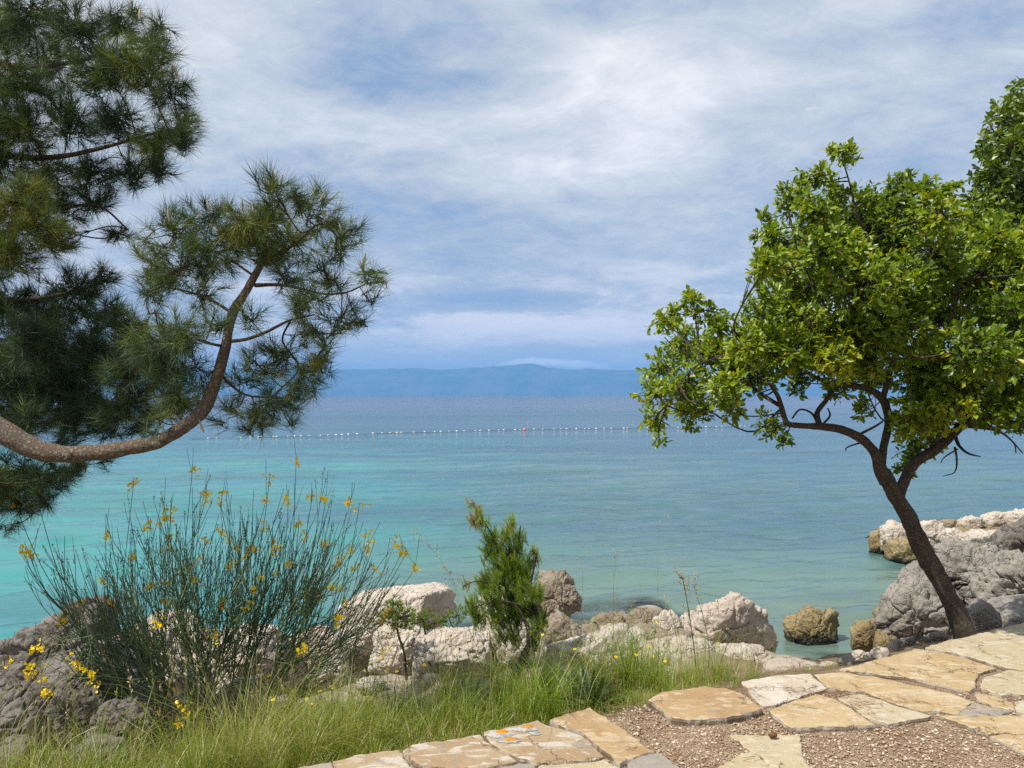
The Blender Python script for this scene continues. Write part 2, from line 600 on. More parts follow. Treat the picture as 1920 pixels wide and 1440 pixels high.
M_ROSETTE = foliage_mat('rosette_leaf', [(0.0, (.030, .060, .018)), (0.5, (.055, .10, .022)), (1.0, (.10, .17, .03))], 0.2, 0.035, 0.45)
M_DRY = foliage_mat('dry_straw', [(0.0, (.26, .22, .11)), (0.5, (.42, .35, .21)), (1.0, (.58, .50, .36))], 0.25, 0.04)
M_LITTER = foliage_mat('dead_needle', [(0.0, (.13, .055, .025)), (0.5, (.21, .10, .045)), (1.0, (.32, .18, .09))], 0.05, 0.03)


def bark_mat(name, c1, c2, c3, scale=14.0):
    m, t = material(name)
    tcn = t.new('ShaderNodeTexCoord')
    v = tcn.outputs['Object']
    n1 = t.noise(v, scale * 0.4, 5, 0.6, 0.4)
    n2 = t.noise(v, scale * 2.2, 6, 0.7, 0.3)
    cr = t.step(t.vor(t.vm('ADD', v, t.vm('SCALE', t.noise(v, 30.0, 4, 0.7, 0, 1), 0.05)), scale * 1.7, 'DISTANCE_TO_EDGE'), 0.0, 0.22)
    col = t.mix(t.step(n1, 0.38, 0.62), c1, c2)
    col = t.mix(t.m('MULTIPLY', t.step(n2, 0.52, 0.66), 0.6), col, c3)
    col = t.mix(t.m('MULTIPLY', t.m('SUBTRACT', 1.0, cr), 0.30), col, (.045, .034, .026))
    h = t.m('ADD', t.m('MULTIPLY', cr, 0.8), t.m('MULTIPLY', n2, 0.8))
    finish(t, principled(t, col, 0.9, t.bump(h, 0.9, 0.012), 0.15))
    return m


M_PBARK = bark_mat('pine_bark', (.215, .16, .115), (.20, .17, .14), (.35, .31, .26), 26.0)
M_OBARK = bark_mat('oak_bark', (.105, .082, .062), (.075, .062, .050), (.23, .19, .145), 30.0)
M_TWIG = bark_mat('twig_bark', (.10, .078, .058), (.14, .105, .075), (.24, .20, .15), 40.0)


def plain(name, c, rough=0.5, spec=0.4):
    m, t = material(name)
    tcn = t.new('ShaderNodeTexCoord')
    n = t.noise(tcn.outputs['Object'], 14.0, 4, 0.6)
    col = t.mix(t.m('MULTIPLY', t.step(n, 0.35, 0.7), 0.35), c, tuple(x * 0.6 for x in c))
    finish(t, principled(t, col, rough, None, spec))
    return m


# ------------------------------------------------------------------ terrain
PATH_Z = 1.35


def shore(x, y):
    """distance from the paving's edge towards the sea, stretched where the land falls away faster"""
    d = -0.427 * x + 0.904 * y - 3.51
    u = np.clip((x - 1.9) / 1.4, 0, 1)
    k = 1 + 1.25 * u * u * (3 - 2 * u)
    return d, np.where(d > 0.35, 0.35 + (d - 0.35) * k, d)


_pd = np.array([-999, -0.05, 0.12, 0.5, 1.2, 2.4, 3.6, 4.6, 5.6, 7.0, 10, 25, 80, 1e6])
_pz = np.array([1.30, 1.30, 1.24, 1.12, 0.92, 0.56, 0.30, 0.13, -0.04, -0.45, -1.2, -3.2, -7, -9])


def zg(x, y, rough=True):
    x, y = np.atleast_1d(np.asarray(x, float)), np.atleast_1d(np.asarray(y, float))
    d, de = shore(x, y)
    z = np.interp(de, _pd, _pz)
    if rough:
        a = np.clip((de - 0.1) / 1.2, 0, 1) * 0.15 * np.clip((40 - np.abs(de)) / 10, 0, 1)
        q = np.stack([x * 1.3, y * 1.3, np.zeros_like(x)], 1)
        z = z + a * fbm(q, 4)
    return z


def ground_hit(px, py, level=None):
    Y = np.arange(2.2, 40, 0.02)
    X = (px - CX) / F * Y
    zr = HC - (py - HY) / F * Y
    s = zg(X, Y, False)
    if level is not None: s = np.maximum(s, level)
    i = np.argmax(zr <= s)
    return Y[i]


def axis(lo, hi, st, far):
    a = np.arange(lo, hi + st / 2, st)
    f = np.array(far, float)
    return np.concatenate([lo - f[::-1], a, hi + f])


FAR = [0.3, 0.8, 1.6, 3, 6, 12, 24, 50, 100, 250, 600, 1500, 4000, 10000, 20000]


def sheet(xs, ys, zf):
    X, Y = np.meshgrid(xs, ys)
    V = np.stack([X.ravel(), Y.ravel(), zf(X.ravel(), Y.ravel())], 1)
    nx, ny = len(xs), len(ys)
    i = np.arange(nx * ny).reshape(ny, nx)
    Fq = np.stack([i[:-1, :-1].ravel(), i[:-1, 1:].ravel(), i[1:, 1:].ravel(), i[1:, :-1].ravel()], 1)
    return V, Fq


m, t = material('shore_ground')
g = t.new('ShaderNodeNewGeometry')
v = g.outputs['Position']
z = t.sep(v)[2]
at = t.new('ShaderNodeAttribute', attribute_name='shore')
n1, n2, n3 = t.noise(v, 1.6, 6, 0.6, 0.5), t.noise(v, 8.0, 7, 0.65), t.noise(v, 45.0, 5, 0.7)
soil = t.mix(t.step(n2, 0.4, 0.62), (.13, .085, .05), (.22, .16, .10))
soil = t.mix(t.m('MULTIPLY', t.step(n3, 0.5, 0.65), 0.6), soil, (.34, .27, .18))
rockc = t.mix(t.step(n1, 0.42, 0.6), (.36, .30, .235), (.22, .175, .125))
rockc = t.mix(t.m('MULTIPLY', t.step(n2, 0.5, 0.68), 0.6), rockc, (.10, .085, .07))
rockc = t.mix(t.m('MULTIPLY', t.step(n3, 0.5, 0.7), 0.4), rockc, (.46, .41, .34))
c = t.mix(t.step(t.m('ADD', at.outputs['Fac'], t.m('MULTIPLY', n1, 1.2)), 1.7, 2.3), soil, rockc)
c = t.mix(t.step(z, 0.14, 0.02), c, (.15, .14, .085))
c = t.mix(t.step(z, -0.25, -0.9), c, t.mix(t.step(n1, 0.42, 0.58), (.36, .38, .30), (.10, .11, .08)))
finish(t, principled(t, c, 0.9, t.bump(t.m('ADD', n2, t.m('MULTIPLY', n3, 0.4)), 0.8, 0.05), 0.2))
xs, ys = axis(-11, 12, 0.13, FAR), axis(-3, 20, 0.13, FAR)
V, Fq = sheet(xs, ys, zg)
o = mesh_np('ground', V, Fq, m, attrs={'shore': np.clip(shore(V[:, 0], V[:, 1])[1], -5, 50)})
tag(o, kind='structure')

# the bed of the path: trodden gravel and mortar between the flagstones
m, t = material('path_gravel')
g = t.new('ShaderNodeNewGeometry')
v = g.outputs['Position']
n1, n2, n3 = t.noise(v, 2.2, 5, 0.6, 0.5), t.noise(v, 16.0, 7, 0.7), t.noise(v, 90.0, 4, 0.7)
c = t.mix(t.step(n1, 0.40, 0.62), (.34, .25, .16), (.24, .155, .095))
c = t.mix(t.m('MULTIPLY', t.step(n2, 0.50, 0.66), 0.75), c, (.16, .085, .05))
vc = t.vor(v, 110.0, 'F1', 'Color')
c = t.mix(0.35, c, t.ramp(t.sep(vc)[0], [(0.0, (.20, .125, .075)), (0.5, (.35, .255, .165)), (1.0, (.52, .43, .32))]))
vd = t.vor(v, 110.0)
finish(t, principled(t, c, 0.95, t.bump(t.m('ADD', t.m('MULTIPLY', vd, -1.2), t.m('MULTIPLY', n2, 1.0)), 0.9, 0.012), 0.2))
M_PATH = m


def edge_pt(s, d):                 # along / across the paving's seaward edge
    return np.array([0.39 + 0.904 * s - 0.427 * d, 4.07 + 0.427 * s + 0.904 * d])


sl, dl = np.arange(-7, 9, 0.1), np.concatenate([np.arange(-7, -0.6, 0.25), np.arange(-0.6, 0.001, 0.06)])
V, T = [], []
S, D = np.meshgrid(sl, dl)
wob = fbm(np.stack([S.ravel() * 2.1, np.zeros(S.size), np.zeros(S.size)], 1), 4) * 0.05
Dw = D.ravel() + np.clip(1 + D.ravel() / 0.6, 0, 1) * (wob - 0.06)
XY = np.array([edge_pt(a, b) for a, b in zip(S.ravel(), Dw)])
zz = 1.331 + 0.006 * fbm(np.stack([XY[:, 0] * 3, XY[:, 1] * 3, np.zeros(len(XY))], 1), 3) - np.clip((D.ravel() + 0.06) / 0.06, 0, 1) * 0.05
nx, ny = len(sl), len(dl)
i = np.arange(nx * ny).reshape(ny, nx)
Fq = np.stack([i[:-1, :-1].ravel(), i[:-1, 1:].ravel(), i[1:, 1:].ravel(), i[1:, :-1].ravel()], 1)
tag(mesh_np('path', np.column_stack([XY, zz]), Fq, M_PATH), kind='structure')

# ------------------------------------------------------------------ sea
m, t = material('sea_water')
g = t.new('ShaderNodeNewGeometry')
v = g.outputs['Position']
x, y, _z = t.sep(v)[0:3]
depth = t.new('ShaderNodeAttribute', attribute_name='depth').outputs['Fac']
nb = t.noise(t.vm('MULTIPLY', v, (0.5, 1.0, 1.0)), 0.11, 5, 0.55, 0.6)
nb2 = t.noise(t.vm('MULTIPLY', v, (0.4, 1.0, 1.0)), 0.35, 5, 0.6, 0.5)
sand, weed, deep = (.055, .245, .245), (.068, .140, .150), (.085, .155, .185)
lat = t.m('ADD', t.m('DIVIDE', x, t.m('MAXIMUM', y, 1.0)), t.m('MULTIPLY', t.m('SUBTRACT', nb, 0.5), 0.9))   # the sandy cove lies to the west
wf = t.step(lat, -0.32, 0.12)
wf = t.m('MULTIPLY', wf, t.step(t.m('ADD', y, t.m('MULTIPLY', t.m('SUBTRACT', nb2, 0.5), 14.0)), 9.0, 15.0))
c = t.mix(t.m('MULTIPLY', wf, 0.80), sand, weed)
c = t.mix(t.m('MULTIPLY', t.step(nb2, 0.50, 0.66), 0.35), c, (.045, .130, .145))
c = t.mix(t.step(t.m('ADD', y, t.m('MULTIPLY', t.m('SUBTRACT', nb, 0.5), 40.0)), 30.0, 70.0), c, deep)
c = t.mix(t.step(y, 60.0, 260.0), c, (.175, .182, .245))  # far water's lavender sky reflection is put into the body colour
near = t.step(y, 18.0, 10.0)
c = t.mix(t.m('MULTIPLY', near, t.step(lat, -0.4, 0.0)), c, (.125, .185, .145))
wind = t.noise(t.vm('MULTIPLY', v, (0.012, 0.07, 1.0)), 1.0, 6, 0.65, 0.4)
c = t.mix(t.m('MULTIPLY', t.step(wind, 0.46, 0.60), 0.40), c, (.030, .070, .105))
# ripples at several sizes
sc = t.vm('MULTIPLY', v, (0.42, 1.0, 1.0))
r1 = t.noise(sc, 0.9, 3, 0.55, 0.3)
r2 = t.noise(sc, 3.0, 4, 0.6, 0.4)
r3 = t.noise(sc, 10.0, 3, 0.6, 0.3)
hgt = t.m('ADD', t.m('ADD', t.m('MULTIPLY', r1, 0.10), t.m('MULTIPLY', r2, 0.05)), t.m('MULTIPLY', r3, 0.012))
nrm = t.bump(hgt, 1.0, 1.0)
dif = t.new('ShaderNodeBsdfDiffuse')
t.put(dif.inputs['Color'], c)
tra = t.new('ShaderNodeBsdfTransparent')
tra.inputs['Color'].default_value = (.62, .80, .78, 1)
mx = t.new('ShaderNodeMixShader')
t.put(mx.inputs[0], t.m('MULTIPLY', t.step(depth, -0.05, 0.32), 0.97))
t.t.links.new(tra.outputs[0], mx.inputs[1])
t.t.links.new(dif.outputs[0], mx.inputs[2])
glo = t.new('ShaderNodeBsdfGlossy')
glo.inputs['Roughness'].default_value = 0.06
t.put(glo.inputs['Normal'], nrm)
fr = t.new('ShaderNodeFresnel')
fr.inputs['IOR'].default_value = 1.33
t.put(fr.inputs['Normal'], nrm)
mx2 = t.new('ShaderNodeMixShader')
t.put(mx2.inputs[0], t.m('MULTIPLY', fr.outputs[0], 1.0))
t.t.links.new(mx.outputs[0], mx2.inputs[1])
t.t.links.new(glo.outputs[0], mx2.inputs[2])
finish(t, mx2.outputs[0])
rows = [3.0, 4.5, 6.0]
while rows[-1] < 110: rows.append(rows[-1] + max(0.035, rows[-1] ** 2 / 4350 * 1.35))
while rows[-1] < 26000: rows.append(rows[-1] * 1.12)
rows = np.array(rows)
rat = np.concatenate([[-6, -3, -1.8, -1.2], np.linspace(-.86, .86, 900), [1.2, 1.8, 3, 6]])
QX, QY = np.meshgrid(rat, rows)
X, Y = (QX * QY).ravel(), QY.ravel()
step = np.gradient(rows)[:, None].repeat(len(rat), 1).ravel()
zw = np.zeros(len(X))
live = (Y < 115) & (np.abs(QX.ravel()) < .87)
xl, yl, st = X[live], Y[live], step[live]
ca, sa = math.cos(.35), math.sin(.35)
xr, yr = xl * ca + yl * sa, -xl * sa + yl * ca          # crests run slightly askew to the shore
gust = np.clip(1 + .9 * fbm(np.stack([xl * .05, yl * .09, 0 * xl + 2], 1), 3), .35, 1.7)
for lam, amp, asp in ((3.2, .060, .42), (1.3, .085, .38), (.62, .066, .40), (.30, .026, .45)):
    f = np.clip((lam / st - 2.0) / 2.0, 0, 1)
    k = f > 0
    nzv = np.zeros(len(xl))
    q = np.stack([xr[k] * asp, yr[k], np.full(k.sum(), lam * 9.1)], 1) / lam * 1.15
    nv = perlin(q)
    nzv[k] = nv - .35 * nv * nv
    zw[live] += amp * nzv * f * gust
i = np.arange(QX.size).reshape(QX.shape)
Fq = np.stack([i[:-1, :-1].ravel(), i[:-1, 1:].ravel(), i[1:, 1:].ravel(), i[1:, :-1].ravel()], 1)
calm = np.clip((Y - 6.5) / 5, .25, 1)
V = np.stack([X, Y, zw * calm], 1)
tag(mesh_np('sea', V, Fq, m, attrs={'depth': -zg(X, Y)}), kind='structure')

# ------------------------------------------------------------------ far island ridge
prof = np.array([(-700, 732), (-200, 712), (200, 700), (450, 695), (640, 692), (750, 691.5), (820, 693), (880, 690), (930, 687), (975, 682.5), (1015, 687),
                 (1060, 692), (1120, 694), (1200, 693), (1330, 697), (1480, 706), (1700, 718), (2100, 727), (2500, 734)], float)
HY0 = 9000.0
u = np.linspace(-700, 2500, 320)
hp = (HY - np.interp(u, prof[:, 0], prof[:, 1])) / F * HY0
rows = np.linspace(0, 1, 18)
U, W = np.meshgrid(u, rows)
prof_w = np.sin(np.clip(W, 0, 1) * np.pi * 0.5) ** 0.8
Hh = np.tile(hp, (18, 1)) * prof_w
Xh = (U - CX) / F * HY0
Yh = HY0 - 900 + W * 900 + 0 * U
nz = fbm(np.stack([Xh.ravel() / 420, Yh.ravel() / 300, np.zeros(Xh.size)], 1), 5).reshape(Xh.shape)
Hh = Hh * (1 + 0.26 * nz * (1 - W ** 3)) - 3 * (W < 0.01)
nback = (U * 0 + 1)
V = np.stack([Xh.ravel(), Yh.ravel(), Hh.ravel()], 1)
Vb = np.stack([Xh[-1], Yh[-1] + 1500, Hh[-1] * 0 - 3], 1)
V = np.vstack([V, Vb])
i = np.arange(19 * 320).reshape(19, 320)
Fq = np.stack([i[:-1, :-1].ravel(), i[:-1, 1:].ravel(), i[1:, 1:].ravel(), i[1:, :-1].ravel()], 1)
m, t = material('hill_scrub')
g = t.new('ShaderNodeNewGeometry')
n1 = t.noise(g.outputs['Position'], 0.004, 6, 0.6)
finish(t, principled(t, t.mix(t.step(n1, 0.4, 0.6), (.045, .075, .035), (.11, .11, .075)), 0.95, None, 0.1))
tag(mesh_np('hills', V, Fq, m), kind='structure')

# ------------------------------------------------------------------ haze
hz, t = material('haze_air')
pv = t.new('ShaderNodeVolumePrincipled')
pv.inputs['Color'].default_value = (.20, .50, 1.0, 1)
pv.inputs['Density'].default_value = 2.0e-4
pv.inputs['Anisotropy'].default_value = 0.0
ho = t.new('ShaderNodeOutputMaterial')
t.t.links.new(pv.outputs[0], ho.inputs['Volume'])
bx = [(-17000, 17000), (-300, 10800), (-12, 400)]
V = np.array([(a, b, c) for a in bx[0] for b in bx[1] for c in bx[2]], float)
Fq = [(0, 1, 3, 2), (4, 6, 7, 5), (0, 4, 5, 1), (2, 3, 7, 6), (0, 2, 6, 4), (1, 5, 7, 3)]
tag(mesh_np('haze', V, Fq, hz, smooth=False), kind='stuff')

# ------------------------------------------------------------------ rocks
def ico(sub):
    bm = bmesh.new()
    bmesh.ops.create_icosphere(bm, subdivisions=sub, radius=1.0)
    V = np.array([v.co[:] for v in bm.verts])
    T = np.array([[v.index for v in f.verts] for f in bm.faces])
    bm.free()
    return V, T


ICO = {k: ico(k) for k in (3, 4, 5, 6)}


def profile(poly, c):
    """distance from c to the outline for 240 directions"""
    th = np.linspace(-np.pi, np.pi, 241)
    poly = np.asarray(poly, float)
    a, b = poly, np.roll(poly, -1, axis=0)
    out = []
    for q in th:
        d = np.array([math.cos(q), math.sin(q)])
        best = 0.02
        for p0, p1 in zip(a, b):
            e = p1 - p0
            den = d[0] * e[1] - d[1] * e[0]
            if abs(den) < 1e-9: continue
            s = p0 - c
            tt = (s[0] * e[1] - s[1] * e[0]) / den
            uu = (s[0] * d[1] - s[1] * d[0]) / den
            if tt > 0 and -1e-6 <= uu <= 1 + 1e-6: best = max(best, tt)
        out.append(best)
    return th, np.array(out)


def rock(name, outline, Y, mat, label, cat='rock', group=None, thick=0.9, seed=0, chunk=0.08, crack=0.06, rough=0.10, sub=6, lean=0.0, cell=1.0, box=3.4, cuts=24):
    pts = np.array([((px - CX) / F * Y, HC - (py - HY) / F * Y) for px, py in outline])
    a, b = pts, np.roll(pts, -1, axis=0)
    cr = a[:, 0] * b[:, 1] - b[:, 0] * a[:, 1]
    A = cr.sum() / 2
    c = np.array([((a[:, 0] + b[:, 0]) * cr).sum(), ((a[:, 1] + b[:, 1]) * cr).sum()]) / (6 * A)
    th, rr = profile(pts, c)
    N, T = ICO[sub]
    L = rr.mean()
    Dy = thick * (pts[:, 0].max() - pts[:, 0].min()) / 2
    ang = np.arctan2(N[:, 2], N[:, 0])
    cs = np.sqrt(N[:, 0] ** 2 + N[:, 2] ** 2)
    Rr = np.interp(ang, th, rr)
    r = ((cs / Rr) ** box + (np.abs(N[:, 1]) / Dy) ** box) ** (-1 / box)
    rg = np.random.default_rng(seed + 900)
    V = N * r[:, None]
    for k in range(cuts):                        # broken planes
        pn = rg.normal(size=3)
        pn[1] *= 1.7
        pn = pn / np.linalg.norm(pn)
        if pn[1] > .6: pn = -pn
        h = (V @ pn).max() * (rg.uniform(.66, .92) if pn[1] < -.55 else rg.uniform(.86, 1.0))
        dp = N @ pn
        lim = np.where(dp > 0.05, h / np.maximum(dp, .05), 1e9)
        kk = .05 * L
        hh = np.clip(.5 + .5 * (lim - r) / kk, 0, 1)
        r = lim * (1 - hh) + r * hh - kk * hh * (1 - hh)
        V = N * r[:, None]
    sd = np.array([seed * 7.13, seed * 3.7, seed * 1.9])
    q = V / L + sd
    warp = np.stack([perlin(q * 1.7), perlin(q * 1.7 + 9), perlin(q * 1.7 + 21)], 1)
    d1, d2, idd = worley((q + 0.35 * warp) * 1.5 * cell)
    e1, e2, ide = worley((q + 0.25 * warp) * 3.6 * cell)
    disp = rough * fbm(q * 1.6, 5) * 0.8 + 1.35 * chunk * (idd - 0.5) * np.clip((d2 - d1) / 0.09, 0, 1)
    disp += 0.7 * chunk * (ide - 0.5) * np.clip((e2 - e1) / 0.10, 0, 1)
    disp -= 1.7 * crack * np.exp(-((d2 - d1) / 0.055) ** 2) + 0.75 * crack * np.exp(-((e2 - e1) / 0.06) ** 2) * np.clip(.5 + 1.2 * perlin(q * 1.1 + 4), 0, 1)
    disp += 0.30 * rough * fbm(q * np.array([5, 5, 3.2]), 4, 0.6, True) * 0.5
    disp -= 0.5 * rough * np.clip(perlin(q * 4.3 + 31) - 0.25, 0, 1) * 1.4
    V = V + N * (disp * np.minimum(L, r * 1.6))[:, None]
    V[:, 1] += lean * V[:, 2]
    V = V + N * (0.022 * min(L, .6) * np.abs(perlin(q * np.array([9, 9, 6]) + 3)) * -1.6)[:, None]
    base = np.array([c[0], Y, pts[:, 1].min()])
    V = V + np.array([c[0], Y, c[1]])
    o = mesh_np(name, V, T, mat, base=base)
    return tag(o, label, cat, group)


def RK(outline, Y, mat, label, **k):
    return rock(k.pop('name', 'rock'), outline, Y, mat, label, **k)


SHORE = 'limestone rocks along the shore'
# the grey rocks under the oak
RK([(1646, 1215), (1648, 1165), (1668, 1122), (1705, 1082), (1733, 1056), (1758, 1072), (1790, 1110), (1815, 1170), (1800, 1225), (1720, 1235)], 8.6, M_GREY,
   'egg shaped grey boulder behind the leaning oak trunk, dark and broken at its foot', name='boulder', seed=1, crack=.10, chunk=.08, rough=.06, cat='boulder', group=SHORE, thick=.8)
RK([(1742, 1110), (1738, 1052), (1775, 1022), (1815, 1012), (1850, 1022), (1880, 1030), (1905, 1060), (1900, 1120), (1860, 1170), (1780, 1180)], 9.4, M_GREY,
   'cracked grey rock face rising behind the oak trunk below the pale jetty', name='boulder', seed=2, crack=.16, chunk=.10, rough=.08, cat='boulder', group=SHORE, thick=.7, cell=1.4)
RK([(1826, 1160), (1832, 1110), (1850, 1065), (1872, 1042), (1893, 1055), (1925, 1040), (1985, 1045), (2060, 1090), (2060, 1190), (1880, 1185)], 8.4, M_GREY,
   'rough grey rock with a dark hollow under it at the picture edge', name='boulder', seed=13, crack=.16, chunk=.16, rough=.14, cat='boulder', group=SHORE, thick=.5, cell=1.2)
RK([(1868, 1070), (1878, 1015), (1898, 990), (1935, 975), (2010, 985), (2030, 1060), (1990, 1110), (1900, 1100)], 10.2, M_DARK,
   'brownish grey rock standing highest at the picture edge below the jetty', name='boulder', seed=4, crack=.07, chunk=.08, rough=.08, cat='boulder', group=SHORE, thick=.8)
RK([(1812, 1195), (1818, 1140), (1838, 1126), (1862, 1132), (1876, 1150), (1870, 1185), (1850, 1210)], 6.9, M_GREY,
   'rounded grey rock close against the foot of the leaning oak', seed=5, crack=.05, chunk=.08, group=SHORE, sub=5)
RK([(1855, 1215), (1862, 1150), (1895, 1135), (1950, 1128), (2060, 1140), (2080, 1215)], 7.2, M_GREY,
   'low smooth grey rock between the rounded rock and the shaded paving', seed=6, crack=.04, chunk=.06, rough=.07, group=SHORE, sub=5)
RK([(1638, 1205), (1641, 1150), (1660, 1118), (1672, 1108), (1684, 1130), (1690, 1205), (1665, 1225)], 9.1, M_ALGAE,
   'yellow brown algae stained rock leaning on the egg shaped grey boulder', seed=7, chunk=.14, group=SHORE, sub=5)
RK([(1597, 1222), (1597, 1180), (1610, 1166), (1632, 1165), (1645, 1178), (1648, 1210), (1630, 1232)], 8.5, M_ALGAE,
   'small round yellowish rock in the shallow water beside the grey boulder', seed=8, chunk=.07, rough=.07, group=SHORE, sub=5)
RK([(1640, 1222), (1645, 1186), (1655, 1180), (1668, 1196), (1672, 1222), (1655, 1236)], 8.3, M_ALGAE,
   'little algae covered stone wedged between the round yellowish rock and the grey boulder', seed=9, group=SHORE, sub=4)
RK([(1464, 1166), (1472, 1157), (1492, 1150), (1512, 1137), (1530, 1142), (1548, 1152), (1573, 1147), (1578, 1172), (1574, 1200), (1560, 1250), (1500, 1250), (1484, 1195)], 9.4, M_ALGAE,
   'brown and yellow rock standing alone in the clear water of the inlet', seed=10, chunk=.16, crack=.07, rough=.12, group=SHORE, thick=.55)
# the pale boulder and its neighbours
RK([(1288, 1222), (1290, 1165), (1305, 1148), (1345, 1128), (1382, 1117), (1402, 1120), (1415, 1138), (1432, 1148), (1438, 1172), (1452, 1180), (1456, 1205), (1440, 1225), (1380, 1240), (1320, 1238)], 8.0, M_WHITE,
   'big pale grooved boulder with an overhanging brow above the inlet', name='boulder', seed=11, chunk=.11, crack=.055, rough=.11, cat='boulder', group=SHORE, thick=.75, cell=.8)
RK([(1432, 1240), (1430, 1180), (1442, 1166), (1456, 1176), (1456, 1240)], 8.3, M_WHITE,
   'narrow pale stone standing behind the shoulder of the big grooved boulder', seed=12, group=SHORE, sub=4)
RK([(1322, 1300), (1330, 1235), (1352, 1216), (1400, 1210), (1440, 1222), (1462, 1245), (1468, 1285), (1400, 1310)], 6.6, M_WHITE,
   'grey white block wedged under the big grooved boulder', seed=3, chunk=.08, group=SHORE, rough=.07)
RK([(1155, 1320), (1172, 1262), (1200, 1225), (1245, 1208), (1300, 1206), (1335, 1215), (1350, 1250), (1340, 1320)], 6.4, M_WHITE,
   'broad pale rock in front of the grooved boulder with weeds before it', seed=14, chunk=.09, crack=.05, group=SHORE)
RK([(1015, 1310), (1020, 1250), (1035, 1212), (1075, 1210), (1112, 1195), (1150, 1176), (1178, 1178), (1198, 1205), (1196, 1250), (1180, 1310)], 6.5, M_WHITE,
   'long pale sloping rock behind the second green rosette', seed=15, chunk=.07, crack=.05, rough=.08, group=SHORE)
RK([(1176, 1200), (1180, 1150), (1200, 1140), (1228, 1146), (1246, 1165), (1245, 1205)], 8.7, M_BROWN,
   'dark rock with a pale crest at the head of the brown ledge', seed=16, chunk=.12, group=SHORE, sub=5)
RK([(1222, 1215), (1226, 1160), (1246, 1143), (1262, 1145), (1275, 1165), (1274, 1212)], 8.5, M_PALE,
   'upright pinkish rock between the dark crested rock and the grooved boulder', seed=17, chunk=.10, group=SHORE, sub=5)
RK([(1272, 1205), (1278, 1158), (1294, 1145), (1316, 1150), (1322, 1205)], 8.9, M_PALE,
   'small pinkish rock peeping out behind the grooved boulder', seed=18, group=SHORE, sub=5)
RK([(1098, 1205), (1108, 1168), (1130, 1154), (1165, 1152), (1195, 1162), (1205, 1205)], 9.3, M_BROWN,
   'flat brown ledge of rock at the water line', seed=19, chunk=.14, rough=.12, group=SHORE, sub=5)
RK([(1160, 1225), (1170, 1190), (1205, 1175), (1240, 1182), (1262, 1200), (1260, 1230)], 7.9, M_BROWN,
   'low brown rock in the dip before the brown ledge', seed=20, chunk=.12, rough=.12, group=SHORE, sub=5)
RK([(1070, 1200), (1085, 1178), (1110, 1172), (1135, 1184), (1140, 1212), (1090, 1218)], 8.8, M_BROWN,
   'brown rubble stone between the dark upright rock and the brown ledge', seed=61, chunk=.12, rough=.12, group=SHORE, sub=5)
# rocks round the sapling
RK([(1003, 1180), (1006, 1095), (1012, 1070), (1028, 1066), (1040, 1078), (1060, 1072), (1072, 1085), (1078, 1108), (1094, 1125), (1090, 1145), (1074, 1160), (1050, 1185)], 8.9, M_BROWN,
   'dark upright rock with a pinkish crest beside the sapling at the sea', seed=21, chunk=.12, crack=.08, rough=.12, group=SHORE, thick=.8)
RK([(895, 1190), (900, 1125), (915, 1102), (945, 1094), (985, 1100), (1010, 1130), (1020, 1190)], 8.5, M_PALE,
   'pale rock half hidden behind the feathery sapling', seed=22, chunk=.10, group=SHORE)
RK([(985, 1235), (995, 1190), (1030, 1160), (1055, 1152), (1085, 1180), (1115, 1205), (1125, 1240)], 7.7, M_BROWN,
   'shaded brown slab sloping below the dark upright rock', seed=23, chunk=.07, rough=.08, group=SHORE)
RK([(618, 1185), (632, 1140), (665, 1122), (705, 1116), (755, 1114), (800, 1107), (838, 1107), (856, 1124), (848, 1152), (815, 1178)], 8.7, M_PALE,
   'long pinkish white rock between the broom and the sapling at the sea', seed=24, chunk=.09, crack=.05, group=SHORE)
RK([(690, 1275), (700, 1195), (730, 1170), (770, 1165), (800, 1190), (805, 1275)], 7.5, M_PALE,
   'pinkish rock behind the thin trunk of the little conifer shoot', seed=25, chunk=.10, group=SHORE)
RK([(770, 1290), (778, 1205), (820, 1185), (880, 1188), (920, 1205), (930, 1290)], 7.0, M_PALE,
   'pale grey flat topped rock behind the first green rosette', seed=26, chunk=.08, group=SHORE)
RK([(885, 1290), (900, 1190), (950, 1160), (990, 1165), (1020, 1195), (1030, 1290)], 7.2, M_PALE,
   'whitish rock directly behind the foot of the sapling', seed=27, chunk=.10, group=SHORE)
RK([(600, 1270), (612, 1205), (645, 1182), (690, 1180), (718, 1200), (725, 1270)], 7.7, M_PALE,
   'pale rock showing through the twigs at the end of the broom', seed=28, chunk=.10, group=SHORE)
# rocks behind and below the broom
RK([(-60, 1300), (-20, 1240), (20, 1205), (50, 1180), (95, 1160), (140, 1135), (175, 1140), (190, 1190), (220, 1240), (215, 1310)], 6.4, M_DARK,
   'brown grey craggy rock running down to the turquoise water beside the broom', name='boulder', seed=29, chunk=.14, crack=.07, rough=.12, cat='boulder', group=SHORE)
RK([(60, 1330), (75, 1250), (130, 1215), (200, 1205), (250, 1230), (280, 1280), (270, 1330)], 5.7, M_DARK,
   'smooth brownish rock under the drooping broom stems', seed=30, chunk=.10, group=SHORE)
RK([(200, 1300), (215, 1200), (270, 1165), (330, 1160), (380, 1190), (395, 1300)], 6.8, M_PALE,
   'pale rock seen through the lower twigs of the broom', seed=31, chunk=.10, group=SHORE)
RK([(370, 1300), (385, 1205), (440, 1175), (510, 1180), (540, 1220), (545, 1300)], 6.9, M_PALE,
   'pale rock behind the middle of the broom above the dry grass', seed=32, chunk=.10, group=SHORE)
RK([(520, 1290), (530, 1205), (575, 1178), (620, 1182), (650, 1215), (655, 1290)], 7.2, M_PALE,
   'whitish rock behind the yellow flowered edge of the broom', seed=33, chunk=.10, group=SHORE)
